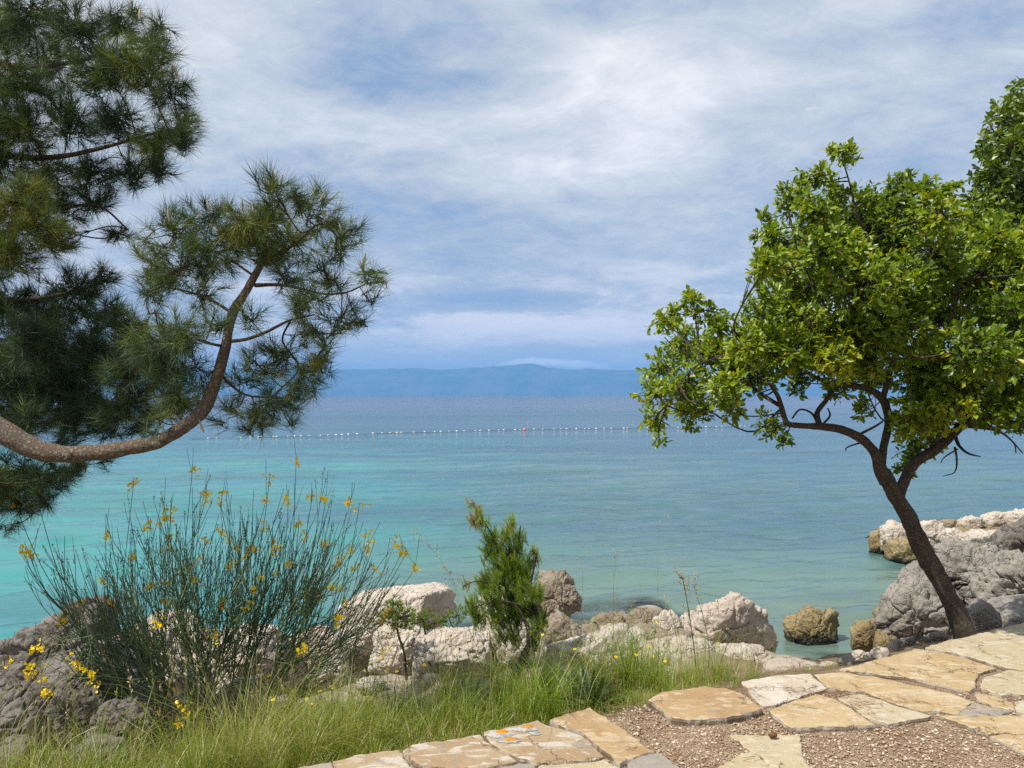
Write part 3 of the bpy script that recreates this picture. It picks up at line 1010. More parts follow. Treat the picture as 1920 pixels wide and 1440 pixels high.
RK([(400, 1340), (408, 1295), (440, 1276), (475, 1278), (492, 1300), (490, 1340)], 5.3, M_WHITE,
   'small white stone lying in the grass under the broom', seed=34, group=SHORE, sub=5)
RK([(-70, 1430), (-60, 1320), (-10, 1285), (40, 1283), (80, 1310), (95, 1370), (80, 1430)], 4.7, M_DARK,
   'blackish grey rock in shade in the corner of the picture', seed=35, chunk=.14, crack=.07, rough=.12, group=SHORE)
RK([(75, 1400), (85, 1320), (120, 1290), (165, 1298), (190, 1340), (188, 1400)], 4.75, M_DARK,
   'grey and black pitted rock next to the blackish corner rock', seed=36, chunk=.15, crack=.08, rough=.14, group=SHORE)
RK([(165, 1420), (172, 1350), (200, 1318), (250, 1308), (290, 1330), (300, 1410)], 4.7, M_DARK,
   'slanting grey rock with a light edge before the broom roots', seed=37, chunk=.12, group=SHORE)
RK([(-40, 1470), (-30, 1410), (5, 1388), (45, 1392), (66, 1420), (60, 1470)], 4.1, M_DARK,
   'flat grey rock lowest in the corner, red litter behind it', seed=38, chunk=.08, group=SHORE, sub=5)
RK([(122, 1455), (130, 1410), (165, 1385), (215, 1392), (235, 1420), (225, 1455)], 4.25, M_DARK,
   'grey rock half sunk in the grass below the slanting rock', seed=39, chunk=.08, group=SHORE, sub=5)
RK([(285, 1385), (295, 1330), (330, 1305), (380, 1310), (400, 1345), (395, 1390)], 5.0, M_DARK,
   'brownish rock under the broom roots in the tall grass', seed=40, chunk=.10, group=SHORE, sub=5)
# rubble between the big rocks
RUB = [rock('rubble_stone', [(960 + 50 * math.cos(a) * random.uniform(.75, 1.1), 740 - 38 * math.sin(a) * random.uniform(.8, 1.1)) for a in np.linspace(0, 6.28, 11)[:-1]], 6.0, mt,
            'small angular rubble stone lying between the bigger shore rocks', 'stone', 'rubble between the shore rocks', 1.0, 200 + i, .14, .04, .12, 4) for i, mt in enumerate((M_PALE, M_WHITE, M_PALE, M_BROWN, M_DARK, M_WHITE))]
for i in range(130):
    o = RUB[i] if i < 6 else RUB[i % 6].copy()
    if i >= 6: COL.objects.link(o)
    dd = 1.0 + 3.6 * random.random()
    x = random.uniform(-3.6, 1.9)
    y = (dd + 3.51 + .427 * x) / .904
    o.location = (x, y, zg(x, y)[0] - .03)
    sc_ = random.uniform(.22, .62) * (1.25 if dd > 2 else .8)
    o.scale = (sc_ * random.uniform(.8, 1.3), sc_, sc_ * random.uniform(.6, 1))
    o.rotation_euler = (random.uniform(-.3, .3), random.uniform(-.3, .3), random.uniform(0, 6.28))
# stones bordering the paving
RK([(1428, 1285), (1435, 1252), (1458, 1240), (1500, 1239), (1540, 1248), (1548, 1268), (1500, 1285)], 5.25, M_WHITE,
   'flat pinkish stone bordering the paving at the inlet', seed=41, chunk=.05, rough=.05, crack=.02, group=SHORE, sub=5, thick=.6)
RK([(1533, 1265), (1540, 1245), (1556, 1240), (1574, 1246), (1582, 1262), (1560, 1270)], 5.15, M_WHITE,
   'small knobbly pale stone next to the flat pinkish border stone', seed=42, chunk=.10, group=SHORE, sub=4, thick=.7)
PB = 'small stones edging the paving by the inlet'
PEB = [((1588, 1240), 16, 9, M_GREY, 'flat dark grey stone first in the row of edging stones'), ((1612, 1228), 13, 9, M_PALE, 'round pale stone second in the row of edging stones'),
       ((1632, 1231), 11, 7, M_PALE, 'small pale stone touching the gold flagstone in the edging row'), ((1654, 1226), 20, 11, M_PALE, 'biggest pale stone in the row of edging stones'),
       ((1672, 1213), 11, 8, M_PALE, 'pale stone just above the biggest pale edging stone'), ((1690, 1209), 15, 8, M_GREY, 'wide grey stone midway along the row of edging stones'),
       ((1708, 1203), 11, 9, M_GREY, 'pointed grey stone after the wide grey edging stone'), ((1722, 1197), 11, 8, M_GREY, 'grey stone lying before the dark foot of the boulder'),
       ((1738, 1200), 8, 7, M_GREY, 'smallest grey stone in the row of edging stones'), ((1762, 1194), 18, 9, M_GREY, 'long smooth grey stone nearest the oak trunk in the edging row'),
       ((1780, 1172), 8, 16, M_PALE, 'thin white stone leaning on the foot of the oak trunk')]
for i, ((px, py), rx, ry, mt, lb) in enumerate(PEB):
    Yp = ground_hit(px, py + ry) + 0.05
    rock('edging_stone', [(px + rx * math.cos(a), py - ry * math.sin(a) * (1.0 if math.sin(a) > 0 else 1.5)) for a in np.linspace(0, 6.28, 13)[:-1]], Yp, mt, lb, 'stone', PB, 0.8, 50 + i, .10, .03, .10, 4)

# the jetty of natural rock
JT = 'rocks of the jetty'
RK([(1640, 1062), (1642, 1010), (1680, 998), (1760, 1004), (1900, 1000), (2140, 1000), (2140, 1075), (1780, 1085), (1720, 1078)], 15.4, M_ALGAE,
   'long low rock jetty reaching into the bay behind the oak trunk', name='rock_jetty', seed=62, chunk=.10, crack=.05, rough=.07, cat='jetty', group=None, thick=.40, cell=3.0, box=4.0)
jet = [([(1632, 1050), (1632, 998), (1648, 990), (1660, 998), (1664, 1050)], 14.6, M_ALGAE, 'dark brown block ending the jetty in the water'),
       ([(1655, 1040), (1657, 988), (1675, 978), (1700, 980), (1702, 1020), (1690, 1045)], 14.3, M_PALE, 'cream block second from the tip of the jetty'),
       ([(1664, 1055), (1668, 1015), (1700, 1008), (1735, 1030), (1732, 1062), (1700, 1062)], 13.8, M_ALGAE, 'brown wet rock low on the side of the jetty'),
       ([(1714, 1035), (1716, 985), (1740, 976), (1768, 978), (1772, 1015), (1750, 1035)], 14.2, M_PALE, 'large cream boulder on the jetty behind the oak trunk'),
       ([(1768, 1030), (1770, 996), (1790, 988), (1806, 1000), (1812, 1020), (1800, 1035)], 13.7, M_PALE, 'rounded cream rock after the large boulder of the jetty'),
       ([(1800, 1035), (1810, 1003), (1840, 994), (1870, 1005), (1872, 1035)], 13.5, M_PALE, 'jagged cream rocks on the near side of the jetty'),
       ([(1856, 1030), (1862, 1000), (1890, 990), (1925, 998), (1930, 1030)], 13.4, M_PALE, 'cream rock low on the jetty beside the grey rock face'),
       ([(1796, 1000), (1802, 975), (1830, 968), (1850, 974), (1855, 998)], 16.6, M_PALE, 'small cream rock on the seaward side of the jetty'),
       ([(1842, 998), (1846, 970), (1870, 960), (1895, 966), (1898, 996)], 16.8, M_PALE, 'cream rock midway along the seaward side of the jetty'),
       ([(1885, 1000), (1890, 966), (1912, 956), (1950, 958), (1958, 998)], 16.6, M_PALE, 'highest cream rock on the seaward side of the jetty'),
       ([(1755, 1002), (1760, 980), (1785, 974), (1800, 982), (1800, 1002)], 16.9, M_BROWN, 'low dark rock on the seaward side of the jetty')]
for i, (ol, Yj, mt, lb) in enumerate(jet):
    rock('jetty_rock', ol, Yj, mt, lb, 'rock', JT, 0.95, 70 + i, .14, .05, .12, 5)


# ------------------------------------------------------------------ flagstones
def C2(*pts): return [(1200 + a / 2.667, 1180 + b / 2.667) for a, b in pts]
def C1(*pts): return [(560 + a / 2.8235, 1240 + b / 2.8235) for a, b in pts]


def slab(pts, mat, label, lift=0.0, th=0.05, seed=0, crack=None):
    z = PATH_Z + lift
    W = np.array([on_plane(px, py, z) for px, py in pts])
    rg = np.random.default_rng(seed + 100)
    out = []
    for a, b in zip(W, np.roll(W, -1, axis=0)):
        L = np.linalg.norm(b - a)
        n = max(1, int(L / 0.022))
        for k in range(n):
            out.append(a + (b - a) * k / n)
    O = np.array(out)
    area = 0.5 * np.sum(O[:, 0] * np.roll(O[:, 1], -1) - np.roll(O[:, 0], -1) * O[:, 1])
    if area < 0: O = O[::-1]
    nrm = np.roll(O, -1, axis=0) - np.roll(O, 1, axis=0)
    nrm = unit(np.stack([nrm[:, 1], -nrm[:, 0], np.zeros(len(O))], 1))
    O = O + nrm * ((fbm(O * 14 + seed, 4) * 0.012) + rg.normal(0, 0.0016, len(O)) + 0.005)[:, None]
    bm = bmesh.new()
    n = len(O)
    c = O.mean(0)
    def ring(off, dz_, jit):
        q = O - np.sign(1) * 0
        inw = unit(c - O) * off
        p = O + inw
        return [bm.verts.new((p[k, 0], p[k, 1], z + dz_ + jit[k])) for k in range(n)]
    j1 = fbm(O * 20 + 5 + seed, 3) * 0.0035
    r_in = ring(0.009, 0.0, j1 * 0.3)
    r_top = ring(0.001, -0.0035, j1)
    r_mid = ring(-0.003, -0.016, j1)
    r_bot = ring(0.004, -th, j1 * 0)
    bm.faces.new(r_in)
    for ra, rb in ((r_top, r_in), (r_mid, r_top), (r_bot, r_mid)):
        for k in range(n):
            bm.faces.new((ra[k], ra[(k + 1) % n], rb[(k + 1) % n], rb[k]))
    bmesh.ops.triangulate(bm, faces=[f for f in bm.faces if len(f.verts) > 4])
    me = bpy.data.meshes.new('flagstone')
    bm.normal_update()
    bm.to_mesh(me)
    bm.free()
    me.transform(__import__('mathutils').Matrix.Translation((-c[0], -c[1], -(z - th))))
    me.materials.append(M_SLAB[mat])
    for p in me.polygons: p.use_smooth = False
    o = bpy.data.objects.new('flagstone', me)
    o.location = (c[0], c[1], z - th)
    o.rotation_euler = (rg.normal(0, .003), rg.normal(0, .003), 0)
    COL.objects.link(o)
    return tag(o, label, 'flagstone', 'flagstones of the path')


s_orange = slab(C2((45, 350), (120, 312), (330, 285), (430, 290), (520, 330), (610, 395), (540, 412), (430, 438), (250, 450), (170, 442), (100, 390)), 'orange',
     'orange flagstone with a rim coloured shadow brown, alone at the corner of the gravel', .020, .07, 1)
slab(C2((515, 262), (700, 226), (850, 224), (930, 292), (830, 320), (740, 356), (622, 384), (560, 330)), 'white', 'chalky white rough flagstone beside the orange one', .0, .05, 2)
slab(C2((870, 226), (1000, 214), (1200, 242), (1400, 288), (1560, 322), (1660, 362), (1570, 418), (1480, 400), (1390, 403), (1230, 350), (1120, 310), (1010, 305), (945, 285)), 'gold',
     'long golden flagstone curving through the middle of the paving', .0, .05, 3)
slab(C2((655, 405), (780, 352), (890, 326), (960, 342), (1050, 395), (1165, 470), (1000, 480), (760, 490), (700, 450)), 'gold',
     'golden flagstone whose thick broken edge overhangs the gravel', .012, .055, 4)
slab(C2((990, 337), (1100, 322), (1220, 360), (1370, 410), (1455, 432), (1360, 450), (1240, 473), (1130, 433), (1070, 390)), 'cream',
     'cream flagstone between the overhanging one and the long golden one', .004, .05, 5)
slab(C2((1000, 203), (1190, 150), (1395, 97), (1545, 122), (1690, 164), (1775, 190), (1690, 218), (1668, 255), (1675, 285), (1640, 303), (1500, 272), (1330, 238), (1210, 226), (1130, 212)), 'gold',
     'broad golden flagstone by the edging stones of the inlet', .002, .05, 6)
slab(C2((1425, 90), (1560, 55), (1740, 12), (1820, -10), (1990, -50), (2250, -90), (2500, -60), (2420, 90), (2150, 190), (1925, 200), (1850, 193), (1785, 178), (1700, 152), (1560, 112)), 'cream',
     'largest pale flagstone, partly in the shade of the oak at its foot', .006, .05, 7)
slab(C2((1700, 288), (1725, 242), (1845, 202), (1925, 210), (2100, 205), (2160, 300), (1990, 322), (1860, 320), (1805, 328)), 'cream',
     'grey cream flagstone below the largest pale one', .0, .05, 8)
slab(C2((1684, 322), (1790, 333), (1868, 366), (1872, 398), (1770, 385), (1690, 345)), 'gold', 'small yellow flagstone among the joints', -.004, .04, 9)
slab(C2((1580, 424), (1668, 366), (1740, 388), (1860, 408), (1800, 424), (1640, 430)), 'grey', 'grey triangular flagstone filling a joint', -.006, .04, 10)
slab(C2((1882, 362), (1960, 345), (2120, 345), (2160, 420), (1985, 422), (1888, 408)), 'cream', 'pale flagstone next to the small yellow one at the picture edge', -.002, .04, 11)
slab(C2((1512, 434), (1640, 436), (1830, 430), (1960, 432), (2150, 436), (2250, 560), (1990, 560), (1920, 520), (1830, 512), (1742, 520)), 'gold',
     'long yellow flagstone bordering the gravel at the picture edge', .002, .05, 12)
slab(C2((1750, 528), (1830, 518), (1915, 528), (1985, 568), (2250, 570), (2350, 690), (2110, 740), (1920, 608)), 'gold', 'pointed yellow flagstone at the far end of the gravel corner', .0, .05, 13)
slab(C2((455, 532), (600, 528), (790, 530), (800, 590), (845, 700), (880, 800), (830, 850), (700, 705), (560, 606)), 'cream', 'cream flagstone let into the gravel, a pine cone on it', -.006, .05, 14)
slab(C2((380, 705), (500, 625), (555, 612), (690, 705), (800, 840), (420, 850)), 'cream', 'cream flagstone half buried in gravel at the bottom', -.010, .05, 15)
slab(C1((-300, 690), (-150, 620), (0, 562), (120, 540), (172, 535), (200, 600), (230, 690), (-100, 800)), 'grey', 'grey crusted flagstone ending the row along the grass', .0, .07, 16)
slab(C1((186, 528), (320, 492), (525, 468), (560, 510), (612, 575), (640, 660), (300, 720), (215, 600)), 'mottled', 'mottled flagstone with a dark stain along the grass', .004, .07, 17)
slab(C1((553, 470), (600, 442), (800, 412), (955, 388), (1000, 432), (1148, 524), (1000, 556), (780, 558), (650, 543), (600, 518)), 'mottled', 'mottled white and tan flagstone along the grass', .008, .07, 18)
s_lichen = slab(C1((984, 372), (1080, 357), (1260, 313), (1300, 334), (1395, 358), (1490, 392), (1545, 432), (1608, 500), (1540, 518), (1260, 533), (1155, 500), (1020, 430)), 'mottled',
     'tan flagstone with orange lichen spots along the grass', .008, .07, 19)
slab(C1((1335, 307), (1430, 277), (1540, 245), (1700, 350), (1868, 475), (1780, 498), (1700, 538), (1625, 470), (1565, 420), (1500, 370), (1405, 347)), 'orange',
     'tan orange corner flagstone where the grass meets the gravel', .008, .07, 20)
slab(C1((1735, 538), (1790, 506), (1910, 480), (2010, 560), (2200, 700), (1900, 760)), 'grey', 'grey brown flagstone below the corner one', .0, .05, 21)
slab(C1((660, 562), (800, 568), (1010, 566), (1150, 532), (1250, 543), (1260, 620), (1240, 720), (700, 740)), 'grey', 'dull grey flagstone lowest in the picture under the mottled ones', -.006, .05, 22)
slab(C1((1275, 543), (1540, 528), (1610, 512), (1690, 560), (1725, 620), (1720, 740), (1290, 720)), 'cream', 'brownish flagstone lowest in the picture under the lichened one', -.004, .05, 23)

# lichen rosettes on one flagstone
m, t = material('orange_lichen')
tcn = t.new('ShaderNodeTexCoord')
n = t.noise(tcn.outputs['Object'], 30.0, 5, 0.7)
finish(t, principled(t, t.mix(t.step(n, .4, .65), (.50, .19, .010), (.38, .22, .04)), .9, t.bump(n, .8, .006), .2))
M_LO = m
m, t = material('white_lichen')
tcn = t.new('ShaderNodeTexCoord')
n = t.noise(tcn.outputs['Object'], 34.0, 5, 0.7)
finish(t, principled(t, t.mix(t.step(n, .4, .62), (.40, .38, .345), (.22, .21, .20)), .9, t.bump(n, .8, .006), .2))
M_LW = m


def lichen(px, py, rx, ry, mat, lab, dz_=0.0, seed=0):
    c = on_plane(px, py, PATH_Z + .0125 + dz_)
    ex = on_plane(px + rx, py, c[2])[0] - c[0]
    ey = abs(on_plane(px, py - ry, c[2])[1] - c[1])
    a = np.linspace(0, 2 * np.pi, 49)[:-1]
    f = 1 + 0.35 * fbm(np.stack([np.cos(a) * 1.4 + seed * 5, np.sin(a) * 1.4, 0 * a], 1), 4)
    rim = np.stack([c[0] + ex * np.cos(a) * f, c[1] + ey * np.sin(a) * f, 0 * a + c[2] - .003], 1)
    mid = np.stack([c[0] + ex * .9 * np.cos(a) * f, c[1] + ey * .9 * np.sin(a) * f, 0 * a + c[2]], 1)
    V = np.vstack([rim, mid, c])
    k = len(a)
    T = [(i, (i + 1) % k, k + (i + 1) % k) for i in range(k)] + [(i, k + (i + 1) % k, k + i) for i in range(k)] + [(k + i, k + (i + 1) % k, 2 * k) for i in range(k)]
    o = mesh_np('lichen_patch', V - np.array(s_lichen.location), T, mat, s_lichen)
    o['label'] = lab


lichen(938, 1376, 25, 6.5, M_LW, 'white lichen crust', 0, 1)
lichen(955, 1387, 22, 5, M_LW, 'white lichen crust', 0.0008, 2)
lichen(985, 1366, 22, 5, M_LW, 'white lichen crust', 0, 3)
lichen(1003, 1374, 12, 3, M_LW, 'white lichen crust', 0.0008, 4)
lichen(941, 1371, 12, 3.6, M_LO, 'orange lichen rosette', .003, 5)
lichen(956, 1385, 12, 3.6, M_LO, 'orange lichen rosette', .0035, 6)
lichen(991, 1362, 9, 3.2, M_LO, 'orange lichen rosette', .003, 7)

# loose gravel on the open part of the path
hull = [(1232, 1338), (1140, 1338), (1300, 1440), (1240, 1470), (1500, 1500), (1990, 1500), (1760, 1365), (1500, 1350)]


def scatter_px(n, x0, x1, y0, y1, z):
    px, py = RNG.uniform(x0, x1, n), RNG.uniform(y0, y1, n)
    Y = (HC - z) * F / (py - HY)
    return np.stack([(px - CX) / F * Y, Y, np.full(n, z)], 1)


N3, T3 = ico(1)
g = Geo()
pos = np.vstack([scatter_px(12000, 1140, 1960, 1300, 1470, 1.334), scatter_px(1200, 560, 1960, 1190, 1460, 1.334)])
d, _ = shore(pos[:, 0], pos[:, 1])
pos = pos[(d < -0.05)]
for p in pos:
    s = 0.0022 + 0.0062 * RNG.random() ** 4
    V = N3 * (s * (0.7 + 0.6 * RNG.random((len(N3), 1)))) * np.array([1.2, .9, .6])
    a = RNG.random() * 6.3
    ca, sa = math.cos(a), math.sin(a)
    V = np.stack([V[:, 0] * ca - V[:, 1] * sa, V[:, 0] * sa + V[:, 1] * ca, V[:, 2]], 1)
    g.add(V + p + np.array([0, 0, s * .3]), T3, RNG.random())
m, t = material('gravel_stone')
a = t.new('ShaderNodeAttribute', attribute_name='tint')
finish(t, principled(t, t.ramp(a.outputs['Fac'], [(0, (.17, .10, .06)), (.35, (.31, .22, .14)), (.75, (.43, .335, .235)), (1, (.60, .52, .42))]), .9, None, .2))
tag(g.build('gravel', m, smooth=False), 'loose tan and white gravel filling the gap in the paving', 'gravel', None, 'stuff')

# dead pine needles blown into the joints and over the flagstones
g = Geo()
pos = np.vstack([scatter_px(900, 1200, 1960, 1200, 1340, PATH_Z + .012), scatter_px(700, 1380, 1700, 1285, 1330, PATH_Z + .006), scatter_px(1300, 1140, 1960, 1330, 1460, 1.340)])
d, _ = shore(pos[:, 0], pos[:, 1])
clump = fbm(pos * np.array([5, 5, 1]), 3)
pos = pos[(d < -0.03) & (clump > -0.05)]
n = len(pos)
a = RNG.uniform(0, 6.28, n)
dr = unit(np.stack([np.cos(a), np.sin(a), RNG.normal(0, .06, n)], 1))
add_needles(g, pos, dr, RNG.uniform(.03, .09, n), .0022, RNG.random(n))
tag(g.build('needle_litter', M_LITTER, smooth=False), 'reddish dead pine needles strewn over the joints of the paving', 'litter', None, 'stuff')

# a cone lying on the flagstone
g = Geo()
c0 = on_plane(1449, 1383, PATH_Z + .002)
N4, T4 = ICO[4]
sp = 1 + .16 * np.sin(N4[:, 0] * 14 + np.arctan2(N4[:, 2], N4[:, 1]) * 5)
V = N4 * sp[:, None] * np.array([.020, .013, .013]) + c0 + np.array([0, 0, .013])
g.add(V, T4, .1)
tag(g.build('pine_cone', M_LITTER, base=c0), 'small dark pine cone lying on the cream flagstone', 'pine cone')

# ------------------------------------------------------------------ swimming buoys
m, t = material('float_white')
finish(t, principled(t, (.82, .82, .80), .35, None, .5))
M_FLOAT = m
g = Geo()
NF, TF = ICO[3]
g.add(NF * np.array([0.052, .042, .042]), TF)
tube(g, [(-.10, 0, 0), (.10, 0, 0)], .02, 6)
fl = g.build('float', M_FLOAT)
tag(fl, 'small white float on the line marking the swimming area', 'float', 'white floats of the swimming line')
kx, ky = [390, 590, 640, 700, 983, 1193, 1400], [823, 818, 816, 813.2, 806, 803.3, 800]
pxs = np.arange(392, 1412, 14.6)
line = []
for i, px in enumerate(pxs):
    px = px + RNG.uniform(-5, 5)
    py = np.interp(px, kx, ky)
    Yb = HC * F / (py - HY)
    pt = ((px - CX) / F * Yb, Yb, 0.05)
    line.append((pt[0], pt[1], 0.02))
    if abs(px - 983) < 7 or (i and RNG.random() < .10): continue
    o = fl if i == 0 else fl.copy()
    if i: COL.objects.link(o)
    o.location = pt
    o.scale = (RNG.uniform(.7, 1.1),) * 3
    o.rotation_euler = (0, RNG.normal(0, .1), RNG.normal(-.3, .2))
g = Geo()
lp = np.array(line)
lp = lp[np.argsort(lp[:, 0])]
lp = spline(np.vstack([lp[0] + (lp[0] - lp[1]) * 2, lp]), 3)
tube(g, lp, .012, 5)
m, t = material('float_rope')
finish(t, principled(t, (.10, .13, .18), .8, None, .2))
tag(g.build('float_line', m, base=lp[0]), 'dark rope stringing the white floats across the bay', 'rope')
m, t = material('buoy_orange')
finish(t, principled(t, (.66, .17, .07), .4, None, .4))


def buoy(px, py, r, label):
    Yb = HC * F / (py - HY)
    b = ((px - CX) / F * Yb, Yb, 0)
    root = tag(empty('buoy', b), label, 'buoy', 'orange buoys on the bay')
    g = Geo()
    pr = np.array([(0, -.7), (.6, -.6), (.95, -.2), (1, .15), (.8, .6), (.45, .85), (.22, 1.05), (.2, 1.3), (0, 1.35)]) * r
    a = np.linspace(0, 2 * np.pi, 17)[:-1]
    V = np.array([(q * math.cos(x), q * math.sin(x), h + .35 * r) for q, h in pr for x in a]) + b
    T = []
    for i in range(len(pr) - 1):
        for k in range(16):
            p0, p1 = i * 16 + k, i * 16 + (k + 1) % 16
            T += [(p0, p1, p1 + 16), (p0, p1 + 16, p0 + 16)]
    g.add(V, T)
    g.build('body', m, root, b)
    g = Geo()
    th = np.linspace(0, 2 * np.pi, 15)
    tube(g, [(b[0] + .16 * r * math.cos(x), b[1], b[2] + r * 1.82 + .16 * r * math.sin(x)) for x in th], .05 * r, 6, cap=False)
    g.build('ring', M_FLOAT, root, b)


buoy(983, 807, .125, 'orange buoy in the middle of the white float line')
buoy(990, 794, .07, 'faint reddish buoy floating beyond the float line')


# ------------------------------------------------------------------ trees
def to_world(sk):
    """[(px, py, Y, r_px)] -> (N,4) rows x y z radius"""
    return np.array([np.append(P(px, py, Y), r * Y / F) for px, py, Y, r in sk], float)


def limb(geo, sk, n=6, sides=10, lump=0.10, tint=.5):
    q = spline(to_world(sk), n)
    tube(geo, q[:, :3], np.maximum(q[:, 3], .0015), sides, tint, lump)
    return q


def crown(clumps, skel, twig_geo, per60, twig_len, px_ref, rng, sub_r=0.006, flat=1.0, droop=0.0):
    """clumps: (px,py,r_px,Y[,tint]) -> twig tips (pos, dir, tint) hung on sub-branches from the nearest limb"""
    tips, dirs, tints, stems = [], [], [], []
    for cl in clumps:
        px, py, r, Y = cl[:4]
        tn = cl[4] if len(cl) > 4 else .5
        C = P(px, py, Y)
        Rm = r * Y / F
        dd = np.linalg.norm(skel - C, axis=1) + 0.4 * np.maximum(skel[:, 2] - C[2], 0)
        S = skel[np.argmin(dd)]
        L = np.linalg.norm(C - S)
        mid = (S + C) / 2 + rng.normal(0, .10, 3) * L + np.array([0, 0, -.06 * L])
        end = C + unit(C - S) * Rm * .5
        cur = spline(np.array([S, mid, C, end]), 6)
        rad = np.linspace(min(sub_r * (.5 + L), sub_r * 1.8), .0022, len(cur))
        tube(twig_geo, cur, rad, 6, .5)
        n = max(3, int(per60 * (r / 60.0) ** 2))
        off = unit(rng.normal(size=(n, 3))) * (rng.random((n, 1)) ** .42) * Rm * np.array([1, 1.15, flat])
        tt = rng.uniform(.45, 1, n)
        for o, t_ in zip(off, tt):
            a = cur[int(t_ * (len(cur) - 1))]
            tip = C + o + np.array([0, 0, -droop * Rm])
            if np.linalg.norm(tip - a) < .02: continue
            m_ = (a + tip) / 2 + rng.normal(0, .012, 3)
            c3 = spline(np.array([a, m_, tip]), 3)
            tube(twig_geo, c3, np.linspace(.0030, .0014, len(c3)), 4, .5, cap=False)
            tips.append(tip)
            dirs.append(unit(c3[-1] - c3[-2]))
            tints.append(tn)
    return np.array(tips), np.array(dirs), np.array(tints)


rng = np.random.default_rng(21)

# --- the leaning oak
OY = 5.36
ob = P(1808, 1200, OY)
ob[2] = 1.22
oak = tag(empty('oak_tree', ob), 'bright green broad-leaved tree with a leaning forked trunk at the edge of the paving', 'tree')
g = Geo()
sk_all = []
THIN = .66
TR = [(1822, 1212, OY, 40), (1812, 1195, OY, 32), (1795, 1155, OY, 27), (1772, 1105, OY, 25), (1745, 1058, OY, 26), (1718, 1005, OY, 24), (1698, 962, OY, 23), (1680, 930, OY, 23), (1666, 905, OY, 20), (1655, 885, OY, 17)]
sk_all.append(limb(g, [(a, b, c, d * THIN) for a, b, c, d in TR], 8, 16, .16))
g.build('trunk', M_OBARK, oak, ob)
LIMBS = [
    [(1662, 905, OY, 18), (1650, 880, OY, 17), (1642, 852, OY, 14), (1618, 825, OY, 12.5), (1580, 806, OY - .05, 11), (1540, 800, OY - .05, 9.5), (1500, 798, OY - .1, 8), (1476, 793, OY - .1, 7.5), (1467, 770, OY - .1, 7), (1458, 742, OY - .15, 5.5), (1440, 715, OY - .2, 4)],
    [(1652, 872, OY, 12), (1657, 838, OY + .05, 10.5), (1666, 795, OY + .1, 10), (1662, 765, OY + .1, 10), (1652, 745, OY + .05, 11), (1625, 728, OY, 8), (1590, 722, OY - .05, 8), (1548, 716, OY - .1, 6), (1500, 690, OY - .2, 4.5), (1440, 650, OY - .3, 3.5), (1370, 665, OY - .3, 2.6), (1300, 690, OY - .3, 2.2), (1250, 760, OY - .3, 1.6)],
    [(1684, 935, OY, 18), (1694, 905, OY, 15), (1715, 868, OY + .05, 14), (1755, 842, OY + .1, 13), (1795, 805, OY + .2, 12.5), (1818, 775, OY + .2, 13), (1838, 730, OY + .2, 9), (1860, 680, OY + .25, 8), (1890, 620, OY + .3, 6), (1900, 540, OY + .3, 4), (1880, 460, OY + .3, 3)],
    [(1815, 795, OY + .2, 8), (1850, 790, OY + .1, 6), (1885, 795, OY, 5), (1930, 788, OY, 4), (1990, 760, OY, 3)],
    [(1655, 748, OY + .05, 9), (1668, 700, OY, 7), (1680, 640, OY - .05, 6), (1660, 560, OY - .05, 5), (1640, 480, OY, 4), (1610, 410, OY, 3), (1592, 340, OY, 2.2), (1580, 300, OY, 1.6)],
    [(1680, 640, OY - .05, 5), (1720, 560, OY + .1, 4.5), (1740, 470, OY + .1, 3.6), (1720, 390, OY + .15, 2.5)],
    [(1650, 720, OY, 5), (1600, 660, OY - .2, 5), (1550, 580, OY - .25, 4), (1500, 480, OY - .2, 3), (1480, 400, OY - .15, 2)],
    [(1838, 730, OY + .2, 6), (1800, 660, OY - .1, 5), (1790, 570, OY - .2, 4), (1810, 480, OY - .1, 3)],
]
for lb in LIMBS:
    gg = Geo()
    sk_all.append(limb(gg, [(a, b, c, d * .70) for a, b, c, d in lb], 6, 10, .14))
    gg.build('branch', M_OBARK, oak, ob)
SPRIGS = [[(1537, 800, OY - .05, 6), (1532, 775, OY, 5), (1548, 752, OY, 4.5), (1562, 735, OY, 4)], [(1535, 797, OY, 3), (1522, 775, OY, 2.2), (1500, 768, OY, 1.8), (1485, 785, OY, 1.4)],
          [(1540, 798, OY, 2.4), (1556, 780, OY, 1.8), (1552, 765, OY, 1.2)], [(1600, 820, OY, 3), (1640, 800, OY - .1, 2.5), (1655, 790, OY - .1, 2)], [(1620, 828, OY, 2), (1590, 838, OY, 1.5), (1585, 845, OY, 1)],
          [(1790, 815, OY + .2, 4), (1798, 835, OY + .1, 3), (1815, 850, OY, 2.2), (1838, 856, OY, 1.2)], [(1790, 838, OY + .1, 2.2), (1794, 862, OY + .1, 1.8), (1790, 885, OY + .1, 1.2), (1768, 893, OY + .1, .8)],
          [(1795, 842, OY + .1, 1.6), (1770, 858, OY, 1.2), (1764, 868, OY, .8)], [(1815, 800, OY + .2, 3), (1870, 808, OY + .2, 2.2), (1900, 830, OY + .2, 1.4), (1905, 850, OY + .2, 1)],
          [(1850, 795, OY, 2.4), (1890, 820, OY, 1.6), (1918, 850, OY, 1)], [(1755, 842, OY + .1, 2), (1735, 815, OY + .1, 1.6), (1690, 790, OY + .1, 1.2)]]
gt = Geo()
for s in SPRIGS: limb(gt, s, 5, 6, .1)
skel = np.concatenate([q[:, :3] for q in sk_all[1:]])
